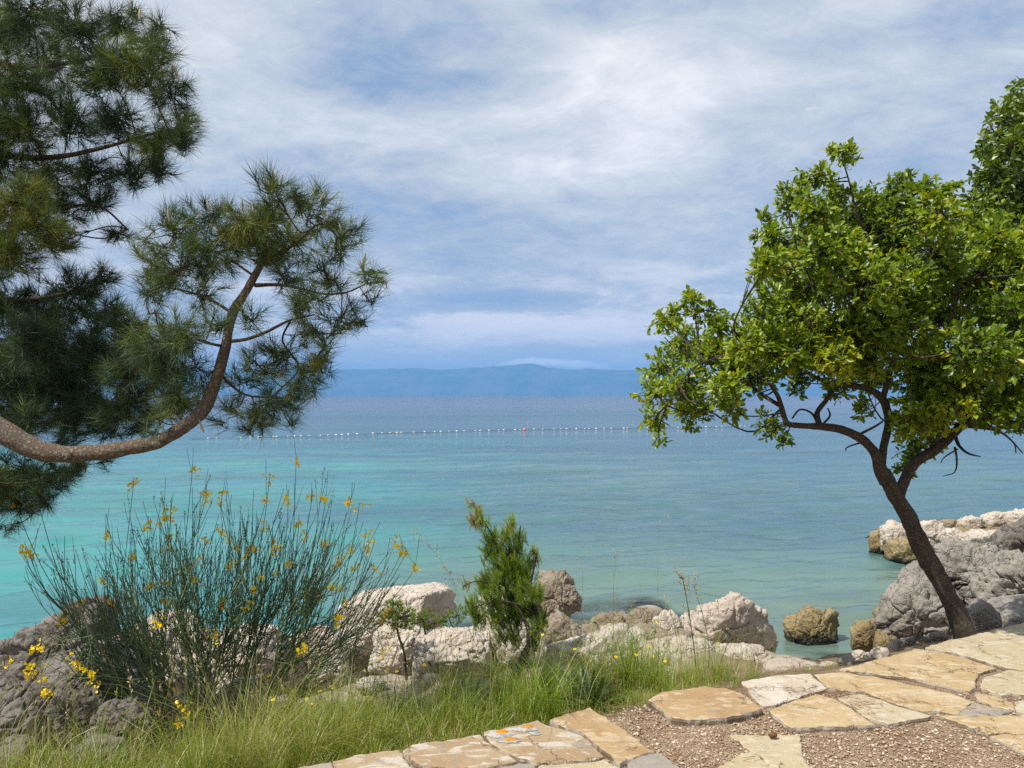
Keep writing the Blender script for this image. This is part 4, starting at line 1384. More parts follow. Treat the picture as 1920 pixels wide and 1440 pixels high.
OC = [(1245, 600, 34), (1300, 572, 34), (1332, 590, 28), (1352, 612, 28), (1280, 645, 48), (1240, 688, 40), (1226, 735, 36), (1232, 785, 30), (1236, 822, 16), (1290, 725, 50), (1340, 665, 50), (1300, 775, 36), (1360, 735, 42), (1372, 772, 24), (1400, 690, 48), (1396, 625, 38),
      (1440, 600, 50), (1432, 560, 40), (1452, 505, 42), (1442, 440, 32), (1432, 412, 18), (1485, 380, 38), (1508, 340, 28), (1470, 460, 52), (1530, 405, 50), (1500, 540, 60), (1460, 660, 56), (1520, 620, 68), (1490, 715, 34),
      (1580, 290, 26), (1560, 282, 16), (1600, 295, 16), (1560, 375, 38), (1602, 385, 38), (1620, 430, 58), (1570, 480, 68), (1692, 345, 30), (1700, 385, 48), (1738, 345, 22), (1682, 440, 66), (1755, 405, 46), (1620, 530, 76), (1700, 520, 76), (1760, 480, 66), (1790, 352, 22), (1775, 365, 18),
      (1830, 410, 55), (1862, 450, 58), (1905, 490, 58), (1830, 540, 76), (1900, 585, 68), (1600, 620, 76), (1680, 615, 76), (1760, 600, 76), (1840, 650, 76), (1900, 685, 68), (1562, 672, 52), (1632, 680, 40), (1722, 690, 66), (1800, 712, 60), (1880, 745, 48), (1730, 745, 56), (1768, 760, 40),
      (1620, 770, 26), (1710, 795, 42), (1715, 845, 34), (1690, 882, 20), (1740, 812, 34), (1452, 810, 24), (1432, 778, 13), (1465, 830, 14), (1420, 800, 12), (1905, 800, 26), (1885, 770, 34), (1480, 600, 44), (1425, 720, 30), (1560, 735, 28), (1400, 655, 44), (1620, 700, 44), (1780, 770, 44), (1840, 780, 40), (1470, 640, 50), (1545, 330, 26), (1640, 390, 44), (1540, 460, 54), (1960, 560, 80), (1970, 690, 80), (1960, 460, 60)]
CL = []
for (px, py, r) in OC:
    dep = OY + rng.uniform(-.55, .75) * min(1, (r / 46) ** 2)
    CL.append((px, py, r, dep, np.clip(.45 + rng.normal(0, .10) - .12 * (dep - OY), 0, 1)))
    if r > 40:
        CL.append((px + rng.normal(0, 18), py + rng.normal(0, 18), r * .8, OY + rng.uniform(-.9, 1.1), np.clip(.42 + rng.normal(0, .12), 0, 1)))
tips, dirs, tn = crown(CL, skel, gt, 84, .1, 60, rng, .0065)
gt.build('twigs', M_OBARK, oak, ob)
g = Geo()
for rep in range(9):
    n = len(tips)
    keep = rng.random(n) < .9
    d = unit(dirs * .55 + rand_dir(n) * .95 + np.array([0, 0, .10]))
    p = tips - dirs * rng.uniform(0, .05, (n, 1)) + d * .006
    nr = unit(rand_dir(n) * .75 + np.array([-.45, -.35, .75]))
    ln = rng.uniform(.030, .070, n)
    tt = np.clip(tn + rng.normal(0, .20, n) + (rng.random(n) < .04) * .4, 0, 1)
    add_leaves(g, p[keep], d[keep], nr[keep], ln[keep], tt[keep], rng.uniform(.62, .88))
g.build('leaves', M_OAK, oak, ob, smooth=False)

# --- the darker crown reaching in at the edge of the picture
BY = 6.6
bb = np.array([P(2180, 1100, BY)[0], BY + .3, 1.2])
tree2 = tag(empty('oak_tree', bb), 'darker green treetop reaching in above the bright leaning tree', 'tree')
g = Geo()
q = limb(g, [(2170, 1200, BY + .3, 45), (2150, 1000, BY + .3, 38), (2160, 800, BY + .2, 34), (2120, 600, BY + .1, 26), (2060, 450, BY, 16), (2000, 330, BY, 9), (1950, 250, BY, 4)], 6, 12, .12)
g.build('trunk', M_OBARK, tree2, bb)
gt = Geo()
q2 = limb(gt, [(2090, 520, BY, 10), (2010, 440, BY, 7), (1940, 380, BY, 4), (1890, 340, BY, 2)], 5, 8, .1)
skel = np.vstack([q[len(q) // 2:, :3], q2[:, :3]])
OC2 = [(1905, 178, 26), (1925, 160, 26), (1885, 215, 32), (1862, 245, 24), (1858, 290, 30), (1850, 268, 16), (1892, 285, 50), (1925, 230, 52), (1915, 345, 52), (1872, 362, 40), (1835, 340, 14), (1905, 410, 40), (1965, 190, 66), (1965, 310, 76), (2010, 430, 86), (2060, 250, 80), (1850, 400, 44), (1825, 372, 26), (1885, 430, 54), (1940, 450, 70), (1870, 325, 40)]
CL = []
for (px, py, r) in OC2:
    for k in range(2 if r > 28 else 1):
        CL.append((px + k * rng.normal(0, 10), py + k * rng.normal(0, 10), r, BY + rng.uniform(-.5, .5), np.clip(.42 + rng.normal(0, .12), 0, 1)))
tips, dirs, tn = crown(CL, skel, gt, 48, .1, 60, rng, .006)
gt.build('branches', M_OBARK, tree2, bb)
g = Geo()
for rep in range(8):
    n = len(tips)
    d = unit(dirs * .5 + rand_dir(n) + np.array([0, 0, .05]))
    add_leaves(g, tips - dirs * rng.uniform(0, .05, (n, 1)), d, unit(rand_dir(n) * .8 + np.array([-.2, -.1, .8])), rng.uniform(.045, .085, n), np.clip(tn + rng.normal(0, .22, n), 0, 1), .75)
g.build('leaves', M_OAK2, tree2, bb, smooth=False)

# --- the pine
PY = 4.1
pb = np.array([P(-420, 740, PY)[0], PY + .4, 1.0])
pine = tag(empty('pine_tree', pb), 'pine with one long bough bending up over the sea and dark needles above', 'pine tree')
g = Geo()
q0 = limb(g, [(-440, 1420, PY + .4, 92), (-430, 1200, PY + .4, 78), (-410, 900, PY + .4, 72), (-390, 600, PY + .4, 66), (-360, 250, PY + .4, 56), (-340, -50, PY + .4, 46), (-330, -400, PY + .4, 30)], 6, 14, .14)
g.build('trunk', M_PBARK, pine, pb)
BO = [(-400, 560, PY + .4, 44), (-260, 690, PY + .2, 42), (-120, 752, PY + .05, 40), (0, 806, PY, 35), (60, 840, PY, 32), (118, 852, PY, 27), (160, 850, PY, 25.5), (205, 846, PY, 24), (250, 838, PY, 22.5), (295, 828, PY, 20.5), (345, 800, PY, 20), (380, 770, PY, 20.5),
      (400, 725, PY, 18.5), (412, 690, PY, 16.5), (424, 645, PY, 15), (430, 610, PY, 14), (440, 580, PY, 14), (458, 552, PY, 12.5), (476, 520, PY, 11), (490, 492, PY, 8.5), (500, 440, PY + .05, 4), (512, 375, PY + .02, 2.2)]
BO = [(a, b, c, d * (.62 if a > -100 else .8)) for a, b, c, d in BO]
g = Geo()
qb = limb(g, BO, 6, 14, .13)
bough = g.build('bough', M_PBARK, pine, pb)
# rough collars and the broken stub under the bend
g = Geo()
limb(g, [(280, 828, PY - .0, 7), (296, 834, PY - .04, 6), (301, 838, PY - .05, 3.5)], 4, 8, .2)
g.build('branch_stub', M_PBARK, pine, pb)
g = Geo()
limb(g, [(112, 842, PY - .01, 8), (128, 856, PY - .06, 7), (122, 862, PY - .07, 3)], 4, 8, .25)
g.build('branch_stub', M_PBARK, pine, pb)
SIDE = [[(432, 640, PY, 6), (462, 636, PY - .05, 5.5), (500, 622, PY - .1, 5), (545, 600, PY - .1, 3.2), (590, 590, PY - .1, 2)],
        [(478, 535, PY, 6.5), (520, 534, PY - .02, 5), (560, 540, PY, 4.2), (605, 551, PY, 3.6), (650, 548, PY + .05, 2.8), (690, 530, PY + .05, 2)],
        [(490, 500, PY, 5), (480, 490, PY, 4.5), (470, 486, PY, 2)], [(545, 600, PY - .1, 3.6), (530, 640, PY + .05, 3), (560, 690, PY + .05, 2.6), (520, 735, PY + .05, 2)],
        [(410, 700, PY, 5), (460, 740, PY + .1, 3.4), (530, 745, PY + .1, 2.6)], [(420, 650, PY, 5), (380, 640, PY - .1, 4), (330, 620, PY - .1, 3), (292, 590, PY - .1, 2)],
        [(440, 590, PY, 5), (390, 560, PY + .1, 4), (320, 540, PY + .15, 3), (270, 545, PY + .15, 2)], [(480, 520, PY, 4), (420, 480, PY + .1, 3.5), (350, 450, PY + .1, 3), (310, 440, PY + .1, 2)],
        [(490, 495, PY, 5), (550, 460, PY, 4), (600, 420, PY, 3), (640, 450, PY, 2)], [(350, 800, PY, 4), (320, 760, PY + .15, 3), (280, 700, PY + .2, 2.4), (250, 640, PY + .2, 2)],
        [(280, 590, PY - .15, 2.2), (275, 565, PY - .15, 1.8), (290, 545, PY - .15, 1.3), (330, 525, PY - .15, .9)], [(352, 640, PY - .1, 2), (300, 665, PY - .15, 1.5), (255, 672, PY - .15, 1), (215, 678, PY - .15, .8)],
        [(290, 580, PY - .15, 2.5), (300, 620, PY - .1, 2.2), (330, 670, PY - .1, 2), (370, 720, PY - .05, 1.8)]]
bl = [qb[len(qb) // 2:, :3]]
for s in SIDE:
    gg = Geo()
    bl.append(limb(gg, [(a, b, c, d * .62) for a, b, c, d in s], 5, 8, .10)[:, :3])
    gg.build('branch', M_TWIG, pine, pb)
BACK = [[(-360, 120, 4.5, 30), (-150, 230, 4.5, 22), (0, 288, 4.5, 12), (100, 295, 4.5, 9), (200, 275, 4.5, 6), (290, 250, 4.5, 4), (350, 240, 4.5, 2)],
        [(-350, -60, 4.6, 26), (-100, 60, 4.6, 15), (0, 120, 4.6, 10), (120, 120, 4.6, 7), (220, 95, 4.6, 4.5), (300, 90, 4.6, 2.5)],
        [(-370, 300, 4.7, 26), (-120, 400, 4.7, 16), (0, 440, 4.7, 9), (90, 400, 4.7, 6), (180, 385, 4.7, 4), (240, 430, 4.7, 2)],
        [(-370, 420, 4.9, 26), (-120, 530, 4.9, 14), (0, 562, 4.9, 8), (100, 555, 4.9, 6), (180, 535, 4.9, 4), (210, 520, 4.9, 2)],
        [(-380, 560, 4.9, 26), (-150, 640, 4.9, 16), (0, 660, 4.9, 10), (110, 690, 4.9, 6), (200, 720, 4.9, 4), (260, 740, 4.9, 2)],
        [(-390, 760, 4.7, 26), (-150, 860, 4.7, 14), (0, 905, 4.7, 7), (70, 900, 4.7, 5), (130, 885, 4.7, 3), (160, 870, 4.7, 2)],
        [(0, 700, 4.6, 8), (120, 740, 4.6, 6), (220, 760, 4.6, 4), (310, 740, 4.6, 2)], [(0, 905, 4.7, 4), (40, 940, 4.7, 3), (60, 965, 4.7, 2)]]
br = []
for s in BACK:
    gg = Geo()
    br.append(limb(gg, [(a, b, c, d * .6) for a, b, c, d in s], 5, 9, .12)[:, :3])
    gg.build('branch', M_TWIG, pine, pb)


def pine_foliage(clumps, skel, per60, needles, nlen, name_t, name_n, parent, base, mat, spread=.75, droop=0.0):
    gt = Geo()
    tips, dirs, tn = crown(clumps, skel, gt, per60, .1, 60, rng, .005, .9, droop)
    gt.build(name_t, M_TWIG, parent, base)
    g = Geo()
    n = len(tips)
    aim = unit(dirs * .75 + rand_dir(n) * .25 + np.array([0, 0, .30]))
    k = needles
    A = np.repeat(aim, k, axis=0)
    Pp = np.repeat(tips, k, axis=0)
    back = rng.uniform(-.015, .075, (n * k, 1))
    d = unit(A * rng.uniform(.45, 1.15, (n * k, 1)) + rand_dir(n * k) * spread)
    tt = np.repeat(np.clip(tn + rng.normal(0, .16, n), 0, 1), k) + rng.normal(0, .08, n * k)
    add_needles(g, Pp - A * back, d, rng.uniform(.75, 1.1, n * k) * nlen, .0028, np.clip(tt, 0, 1))
    g.build(name_n, mat, parent, base, smooth=False)
    return tips, aim


FC = [(515, 360, 38), (590, 400, 50), (460, 420, 52), (392, 415, 48), (325, 435, 54), (640, 462, 46), (692, 512, 26), (545, 450, 60), (485, 480, 40), (350, 500, 58), (285, 545, 44), (300, 485, 50), (400, 470, 54), (612, 520, 44), (570, 565, 50), (640, 590, 40), (675, 605, 22), (595, 625, 40),
      (612, 680, 28), (572, 702, 40), (525, 660, 46), (535, 745, 38), (482, 785, 34), (450, 715, 38), (345, 620, 48), (300, 655, 50), (362, 690, 38), (270, 610, 44), (330, 752, 44), (398, 600, 30), (250, 700, 52), (292, 785, 30), (415, 790, 16), (500, 400, 40), (560, 380, 34), (380, 545, 44), (540, 520, 34), (470, 600, 30), (490, 690, 40), (500, 760, 36), (500, 420, 46), (520, 470, 40), (660, 430, 24), (705, 520, 16), (690, 560, 18), (470, 440, 40), (430, 440, 44), (470, 795, 28), (560, 725, 36), (440, 765, 26), (330, 700, 46), (380, 735, 30), (600, 660, 30), (540, 790, 20)]
CL = [(px, py, r * 1.08, PY + rng.uniform(-.30, .38), np.clip(.46 + rng.normal(0, .17), 0, 1)) for px, py, r in FC]
t1, a1 = pine_foliage(CL, np.concatenate(bl), 27, 48, .120, 'twigs', 'needles', pine, pb, M_PINE)
UC = [(60, 30, 58), (150, 55, 56), (225, 45, 44), (290, 95, 40), (300, 60, 26), (262, 130, 52), (318, 170, 44), (200, 140, 60), (100, 125, 60), (30, 150, 60), (335, 235, 42), (300, 268, 46), (350, 262, 24), (220, 230, 56), (130, 225, 56), (50, 240, 60), (250, 325, 40), (300, 320, 28), (170, 325, 50), (90, 325, 54), (180, 380, 38), (120, 390, 46), (225, 435, 26), (10, 60, 60), (0, 300, 50), (-60, 200, 90), (-60, 60, 90), (250, 20, 22)]
CL = [(px, py, r, 4.55 + rng.uniform(-.45, .5), np.clip(.34 + rng.normal(0, .13), 0, 1)) for px, py, r in UC]
pine_foliage(CL, np.concatenate(br[:3]), 56, 52, .118, 'twigs', 'needles', pine, pb, M_PINE)
LC = [(30, 380, 54, 4.2, .74), (80, 425, 50, 4.2, .72), (25, 470, 54, 4.25, .68), (105, 455, 34, 4.3, .7), (55, 350, 34, 4.2, .72), (-40, 420, 70, 4.3, .6)]
for px, py, r in [(60, 565, 54), (140, 545, 50), (190, 520, 34), (25, 620, 56), (100, 640, 56), (175, 620, 46), (200, 680, 56), (60, 700, 64), (120, 750, 58), (30, 760, 56), (200, 760, 54), (255, 740, 36), (0, 690, 60), (150, 700, 60), (90, 690, 60), (40, 800, 50), (130, 800, 46), (-60, 700, 90), (195, 800, 34), (160, 580, 40), (0, 560, 46), (0, 500, 40), (90, 600, 50), (210, 580, 28)]:
    LC.append((px, py, r, 4.85 + rng.uniform(-.35, .45), np.clip(.30 + rng.normal(0, .12), 0, 1)))
for px, py, r in [(240, 700, 48), (170, 660, 50), (110, 720, 54), (220, 780, 36), (60, 640, 48), (20, 720, 50), (280, 770, 30), (250, 640, 44), (300, 700, 44), (330, 760, 34), (260, 800, 26), (220, 600, 34), (330, 640, 34), (150, 780, 44), (50, 790, 44)]:
    LC.append((px, py, r, 4.5 + rng.uniform(-.2, .2), np.clip(.28 + rng.normal(0, .10), 0, 1)))
for px, py, r in [(30, 885, 42), (92, 900, 40), (130, 885, 28), (40, 945, 38), (85, 940, 30), (12, 985, 20), (150, 872, 24), (205, 866, 14), (0, 930, 44), (60, 910, 40), (-40, 900, 60)]:
    LC.append((px, py, r, 4.65 + rng.uniform(-.2, .25), np.clip(.30 + rng.normal(0, .10), 0, 1)))
pine_foliage(LC, np.concatenate(br[2:]), 54, 52, .116, 'twigs', 'needles', pine, pb, M_PINE)
# pale young shoots at the tips of the bough
for (px, py, Y) in [(515, 330, PY - .05), (508, 345, PY - .1), (524, 342, PY), (598, 368, PY - .1), (640, 425, PY), (395, 385, PY - .1), (262, 28, 4.3), (335, 140, 4.3), (480, 395, PY - .2), (612, 395, PY - .1), (318, 405, PY - .1), (455, 385, PY - .1), (680, 490, PY), (382, 800, PY - .08)]:
    c0 = P(px, py, Y)
    gg = Geo()
    a = rng.normal(0, .006, 3)
    tube(gg, spline([c0 - np.array([0, 0, .03]), c0 + a, c0 + a * 2 + np.array([0, 0, .035])], 4), np.array([.004, .0055, .006, .0065, .0065, .006, .005, .003, .001]), 7, .75, .25)
    gg.build('young_shoot', M_DRY, pine, pb)

# --- feathery sapling
SY = 6.2
sb = P(955, 1290, SY)
sb[2] = zg(sb[0], sb[1])[0]
sap = tag(empty('sapling', sb), 'feathery bright green conifer sapling leaning in front of the rocks', 'sapling')
g = Geo()
qs = [limb(g, [(a, b, c, d * .6) for a, b, c, d in [(952, 1300, SY, 11), (965, 1260, SY, 10), (985, 1222, SY, 9), (1003, 1185, SY, 8), (1006, 1150, SY, 6.5), (990, 1110, SY, 5), (965, 1075, SY, 4), (938, 1030, SY, 3), (912, 985, SY, 2), (885, 942, SY, 1.2)]], 6, 9, .12),
      limb(g, [(a, b, c, d * .6) for a, b, c, d in [(958, 1290, SY - .05, 9), (985, 1235, SY - .1, 8), (990, 1185, SY - .1, 6), (978, 1150, SY - .1, 4), (960, 1130, SY - .1, 2.5)]], 6, 8, .12)]
g.build('trunk', M_OBARK, sap, sb)
gt = Geo()
for s in [[(990, 1110, SY, 3), (1000, 1070, SY, 2), (1003, 1040, SY, 1.2)], [(960, 1068, SY, 2.5), (972, 1020, SY, 1.8), (976, 985, SY, 1)], [(938, 1030, SY, 2), (955, 995, SY, 1.5), (962, 970, SY, 1)], [(905, 975, SY, 1.5), (890, 985, SY, 1.2), (880, 978, SY, .8)],
          [(1005, 1150, SY, 2.5), (960, 1130, SY - .1, 2), (920, 1130, SY - .1, 1.4), (885, 1140, SY - .1, 1)], [(985, 1105, SY, 2.2), (940, 1095, SY, 1.6), (895, 1090, SY, 1.2), (870, 1098, SY, .8)], [(1004, 1180, SY, 2.2), (1020, 1160, SY, 1.6), (1025, 1140, SY, 1)]]:
    qs.append(limb(gt, s, 5, 6, .1))
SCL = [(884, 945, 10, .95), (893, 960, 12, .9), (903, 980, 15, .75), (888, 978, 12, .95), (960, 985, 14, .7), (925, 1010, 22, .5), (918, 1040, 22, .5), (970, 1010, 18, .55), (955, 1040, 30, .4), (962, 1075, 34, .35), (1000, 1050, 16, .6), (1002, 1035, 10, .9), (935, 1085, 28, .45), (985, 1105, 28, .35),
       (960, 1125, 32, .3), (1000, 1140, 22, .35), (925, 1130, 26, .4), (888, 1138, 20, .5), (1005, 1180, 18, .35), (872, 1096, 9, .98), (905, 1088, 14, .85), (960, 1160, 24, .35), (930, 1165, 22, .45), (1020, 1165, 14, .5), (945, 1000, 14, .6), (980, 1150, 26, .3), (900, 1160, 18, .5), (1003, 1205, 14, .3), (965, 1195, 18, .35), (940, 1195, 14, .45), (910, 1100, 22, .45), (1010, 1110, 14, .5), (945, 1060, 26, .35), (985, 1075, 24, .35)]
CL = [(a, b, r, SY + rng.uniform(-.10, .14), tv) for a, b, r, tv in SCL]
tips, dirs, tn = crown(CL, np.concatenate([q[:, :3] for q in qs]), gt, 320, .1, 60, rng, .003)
gt.build('twigs', M_TWIG, sap, sb)
g = Geo()
n, k = len(tips), 80
aim = unit(dirs * .4 + np.array([-.22, 0, .85]) + rand_dir(n) * .35)
A = np.repeat(aim, k, axis=0)
d = unit(A + rand_dir(n * k) * .62)
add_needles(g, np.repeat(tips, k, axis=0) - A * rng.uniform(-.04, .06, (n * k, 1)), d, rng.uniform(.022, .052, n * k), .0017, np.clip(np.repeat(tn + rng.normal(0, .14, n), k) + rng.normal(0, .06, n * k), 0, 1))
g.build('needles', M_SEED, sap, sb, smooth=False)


def shoot(base_px, trunk, clumps, Y, label):
    b = P(*base_px, Y)
    b[2] = min(zg(b[0], b[1])[0], b[2])
    root = tag(empty('sapling', b), label, 'sapling', 'little conifer shoots among the rocks')
    g = Geo()
    q = limb(g, [(a, c, d, e * .6) for a, c, d, e in [(base_px[0], base_px[1] + 25, Y, 4)] + trunk], 5, 7, .1)
    gt = Geo()
    tips, dirs, tn = crown([(a, c, r, Y + rng.uniform(-.06, .06), .08 + rng.uniform(0, .22)) for a, c, r in clumps], q[len(q) // 2:, :3], gt, 210, .1, 60, rng, .003)
    g.build('trunk', M_TWIG, root, b)
    gt.build('twigs', M_TWIG, root, b)
    g = Geo()
    n, k = len(tips), 60
    A = np.repeat(unit(dirs * .4 + np.array([.1, 0, .8]) + rand_dir(n) * .4), k, axis=0)
    add_needles(g, np.repeat(tips, k, axis=0), unit(A + rand_dir(n * k) * .5), rng.uniform(.03, .055, n * k), .0019, np.clip(np.repeat(tn, k) + rng.normal(0, .08, n * k), 0, 1))
    g.build('needles', M_SEED, root, b, smooth=False)


shoot((762, 1250), [(758, 1225, 6.8, 4), (750, 1200, 6.8, 3.5), (745, 1180, 6.8, 3), (745, 1155, 6.8, 1.5)], [(733, 1152, 26), (754, 1158, 26), (720, 1164, 18), (745, 1134, 16), (742, 1172, 22)], 6.8, 'bushy little conifer shoot with a bare grey stem')
shoot((800, 1215), [(798, 1195, 7.2, 3), (795, 1175, 7.2, 2.4), (792, 1155, 7.2, 1.4)], [(792, 1160, 24), (778, 1168, 18), (810, 1170, 18)], 7.2, 'low green conifer shoot beside the one with a bare stem')
shoot((850, 1205), [(850, 1185, 7.3, 3), (845, 1168, 7.3, 2.4), (840, 1155, 7.3, 1.4)], [(833, 1162, 20), (855, 1156, 20), (874, 1148, 16)], 7.3, 'spreading green conifer shoot between the white rock and the sapling')

# ------------------------------------------------------------------ the broom
WY = 4.95
wb = P(400, 1300, WY)
wb[2] = zg(wb[0], wb[1])[0]
broom = tag(empty('broom_bush', wb), 'big leafless broom bush with dark green rods and yellow flowers', 'bush')
gs, gw = Geo(), Geo()
flow = []
woody = []
for i in range(26):
    bx = -190 + 380 * (i + rng.random()) / 26
    fan = bx / 190
    p0 = P(390 + bx * .75, 1300 + rng.uniform(-20, 15), WY + rng.uniform(-.3, .35))
    p0[2] = zg(p0[0], p0[1])[0] - .02
    tip = P(390 + bx * 1.25 + rng.normal(0, 15), 1135 + rng.uniform(-35, 45) + 40 * abs(fan), WY + rng.uniform(-.5, .5))
    m_ = (p0 + tip) / 2 + np.array([rng.normal(0, .05), rng.normal(0, .05), rng.uniform(-.05, .08)])
    c = spline([p0, m_, tip], 6)
    tube(gw, c, np.linspace(.008, .0035, len(c)), 6, rng.uniform(.6, .95), .1)
    woody.append((c, fan))
for i in range(720):
    c, fan = woody[rng.integers(len(woody))]
    s = c[rng.integers(len(c) // 3, len(c))]
    L = rng.uniform(.30, .74) * (1.12 - .30 * abs(fan) ** 1.5)
    a = fan * .72 + rng.normal(0, .24) + .06
    wild = rng.random() < .30
    if wild: a = fan * .9 + rng.normal(0, .9); L *= .8
    dr = unit(np.array([math.sin(a), rng.normal(0, .28), math.cos(a)]))
    up = np.array([0, 0, 1.0])
    c1 = s + dr * L * .5 + np.array([np.sign(a) * .03, 0, -.02])
    c2 = s + dr * L * .92 + up * L * .10
    st = spline([s, c1, c2], 5)
    tv = np.clip(rng.normal(.38, .2), 0, .8)
    tube(gs, st, np.linspace(.0030, .0014, len(st)), 5, tv, cap=False)
    ends = [st]
    for k in range(rng.integers(1, 4)):      # side rods near the top
        j = rng.integers(len(st) // 3, len(st) - 1)
        l2 = L * rng.uniform(.2, .45)
        d2 = unit(dr + rng.normal(0, .30, 3) + up * .3)
        s2 = spline([st[j], st[j] + d2 * l2 * .5, st[j] + d2 * l2 + up * l2 * .12], 3)
        tube(gs, s2, np.linspace(.0022, .0011, len(s2)), 4, tv, cap=False)
        ends.append(s2)
    for e in ends:                           # tiny buds along the tip
        if rng.random() < .45:
            for b in range(rng.integers(2, 6)):
                q = e[-1] + (e[-2] - e[-1]) * rng.uniform(0, 1.2)
                gs.add(N3 * np.array([.003, .003, .006]) + q + rng.normal(0, .006, 3), T3, rng.uniform(.7, 1))
    flow.append((ends[0], fan))
for i in range(150):                          # dry fallen rods and stalks in the skirt of the bush
    p0 = P(rng.uniform(180, 720), rng.uniform(1180, 1320), WY + rng.uniform(-.35, .9))
    p0[2] = max(p0[2], zg(p0[0], p0[1])[0])
    a = rng.normal(0, .9)
    dr = np.array([math.sin(a), rng.normal(0, .3), abs(math.cos(a)) * .7])
    st = spline([p0, p0 + dr * .12, p0 + dr * .26 + np.array([0, 0, -.03])], 3)
    tube(gs, st, np.linspace(.0024, .001, len(st)), 4, rng.uniform(.6, 1), cap=False)
gw.build('woody_stems', M_BROOM, broom, wb)


def petal_cluster(geo, c, n, s):
    pos = c + rng.normal(0, s * .5, (n, 3))
    d = unit(rand_dir(n) + np.array([0, -.3, .5]))
    add_leaves(geo, pos, d, rand_dir(n), rng.uniform(.5, 1.0, n) * s * 1.15, rng.uniform(.35, 1, n), 1.5)


FX = [(555, 862), (505, 895), (498, 932), (425, 930), (415, 945), (360, 880), (308, 965), (320, 962), (250, 902), (198, 1006), (282, 980), (300, 1028), (385, 930), (415, 993), (395, 1010), (430, 1005), (470, 1030), (462, 1045), (480, 1025), (525, 1030), (515, 1020), (575, 1005), (548, 1055), (585, 925),
      (610, 935), (655, 940), (672, 950), (690, 1020), (685, 1000), (700, 1015), (740, 1010), (752, 1030), (775, 1062), (758, 1035), (630, 1100), (620, 1105), (648, 1130), (600, 1110), (575, 1110), (640, 1045), (700, 1065), (665, 1060), (635, 1050), (318, 1090), (280, 1100), (355, 1085), (345, 1070), (480, 1095),
      (460, 1140), (420, 1130), (300, 1165), (405, 1195), (398, 1188), (310, 1125), (195, 1090), (150, 1130), (210, 1130), (45, 1030), (58, 1035), (70, 1210), (80, 1255), (55, 1250), (150, 1245), (160, 1255), (172, 1268), (145, 1235), (340, 1315), (355, 1345), (347, 1350), (240, 1315), (90, 1295), (12, 1240), (565, 1215), (640, 1160),
      (75, 945), (28, 935), (720, 1150), (715, 1215), (430, 1060), (520, 1075), (610, 1020), (560, 980), (445, 1020), (320, 1010), (380, 1045), (250, 1040), (595, 1065), (500, 985), (540, 940), (660, 1025), (120, 1160)]
for i, (px, py) in enumerate(FX[:96]):
    lowdown = py > 1150
    c = P(px, py, WY - (.35 if lowdown else 0) + rng.uniform(-.3, .3))
    if px < 100 and py < 960: c = P(px, py, WY - .2)
    gg = Geo()
    n = int(rng.integers(4, 9))
    for k in range(int(rng.integers(2, 4))):
        petal_cluster(gg, c + rng.normal(0, .014, 3) + np.array([0, 0, -.018 * k]), n + 2, .023)
    # the rod that carries it
    allw = np.concatenate([q[len(q) // 3:] for q, _ in woody])
    dist = np.linalg.norm((allw - c) * np.array([1.5, 1, .6]), axis=1)
    a0 = allw[np.argmin(dist)]
    st = spline([a0, (a0 + c) / 2 + np.array([(c[0] - a0[0]) * .12, 0, -.04 * abs(c[0] - a0[0]) - .01]), c - np.array([0, 0, .03]), c + np.array([0, 0, .03])], 5)
    tube(gs, st, np.linspace(.0028, .0013, len(st)), 5, np.clip(rng.normal(.38, .2), 0, .8), cap=False)
    for k in range(2):
        j = rng.integers(len(st) // 3, len(st) - 3)
        l2 = rng.uniform(.08, .22)
        d2 = unit(unit(st[j + 1] - st[j]) + rng.normal(0, .25, 3))
        tube(gs, spline([st[j], st[j] + d2 * l2 * .5, st[j] + d2 * l2 + np.array([0, 0, .02])], 3), .0016, 4, .4, cap=False)
    gg.build('flower_cluster', M_PETAL, broom, wb, smooth=False)


gs.build('rods', M_BROOM, broom, wb)

# ------------------------------------------------------------------ grass
ROS = [(868, 1325, 4.75, 26, .40, .10, 'upright dark green leaf rosette in the middle of the grass'), (1110, 1325, 4.45, 34, .36, .085, 'spreading dark green leaf rosette next to the corner flagstone'), (748, 1310, 5.0, 16, .28, .08, 'small dark leaf rosette in the grass below the bare stemmed shoot')]
ROSXY = np.array([P(a, b, c)[:2] for a, b, c, *_ in ROS])


def clear_of(x, y, r=.17):
    x, y = np.atleast_1d(x), np.atleast_1d(y)
    d = np.min(np.hypot(x[:, None] - ROSXY[None, :, 0], (y[:, None] - ROSXY[None, :, 1] + .06)), axis=1)
    return d > r


def grass_field(geo, n, x0, x1, d0, d1, h0, h1, tint, wid=.0035, bend=.5, clumped=0.0):
    x = rng.uniform(x0, x1, n)
    dd = rng.uniform(d0, d1, n)
    y = (dd + 3.51 + .427 * x) / .904
    if clumped:
        f = fbm(np.stack([x * 2.6, y * 2.6, 0 * x + 3], 1), 3)
        k = f > clumped - .3
        x, y = x[k], y[k]
    k = clear_of(x, y) | (h1 < .15)
    x, y = x[k], y[k]
    n = len(x)
    z = zg(x, y) - .01
    a = rng.uniform(0, 6.28, n)
    lean = np.stack([np.cos(a), np.sin(a)], 1)
    hh = rng.uniform(h0, h1, n) * (1 + .25 * fbm(np.stack([x * 1.7, y * 1.7, 0 * x], 1), 2))
    add_blades(geo, np.stack([x, y, z], 1), hh, lean, rng.uniform(.1, 1, n) * bend, rng.uniform(.6, 1.3, n) * wid, np.clip(tint + rng.normal(0, .17, n) + .18 * fbm(np.stack([x * 1.3, y * 1.3, 0 * x + 8], 1), 2), 0, 1))


g = Geo()


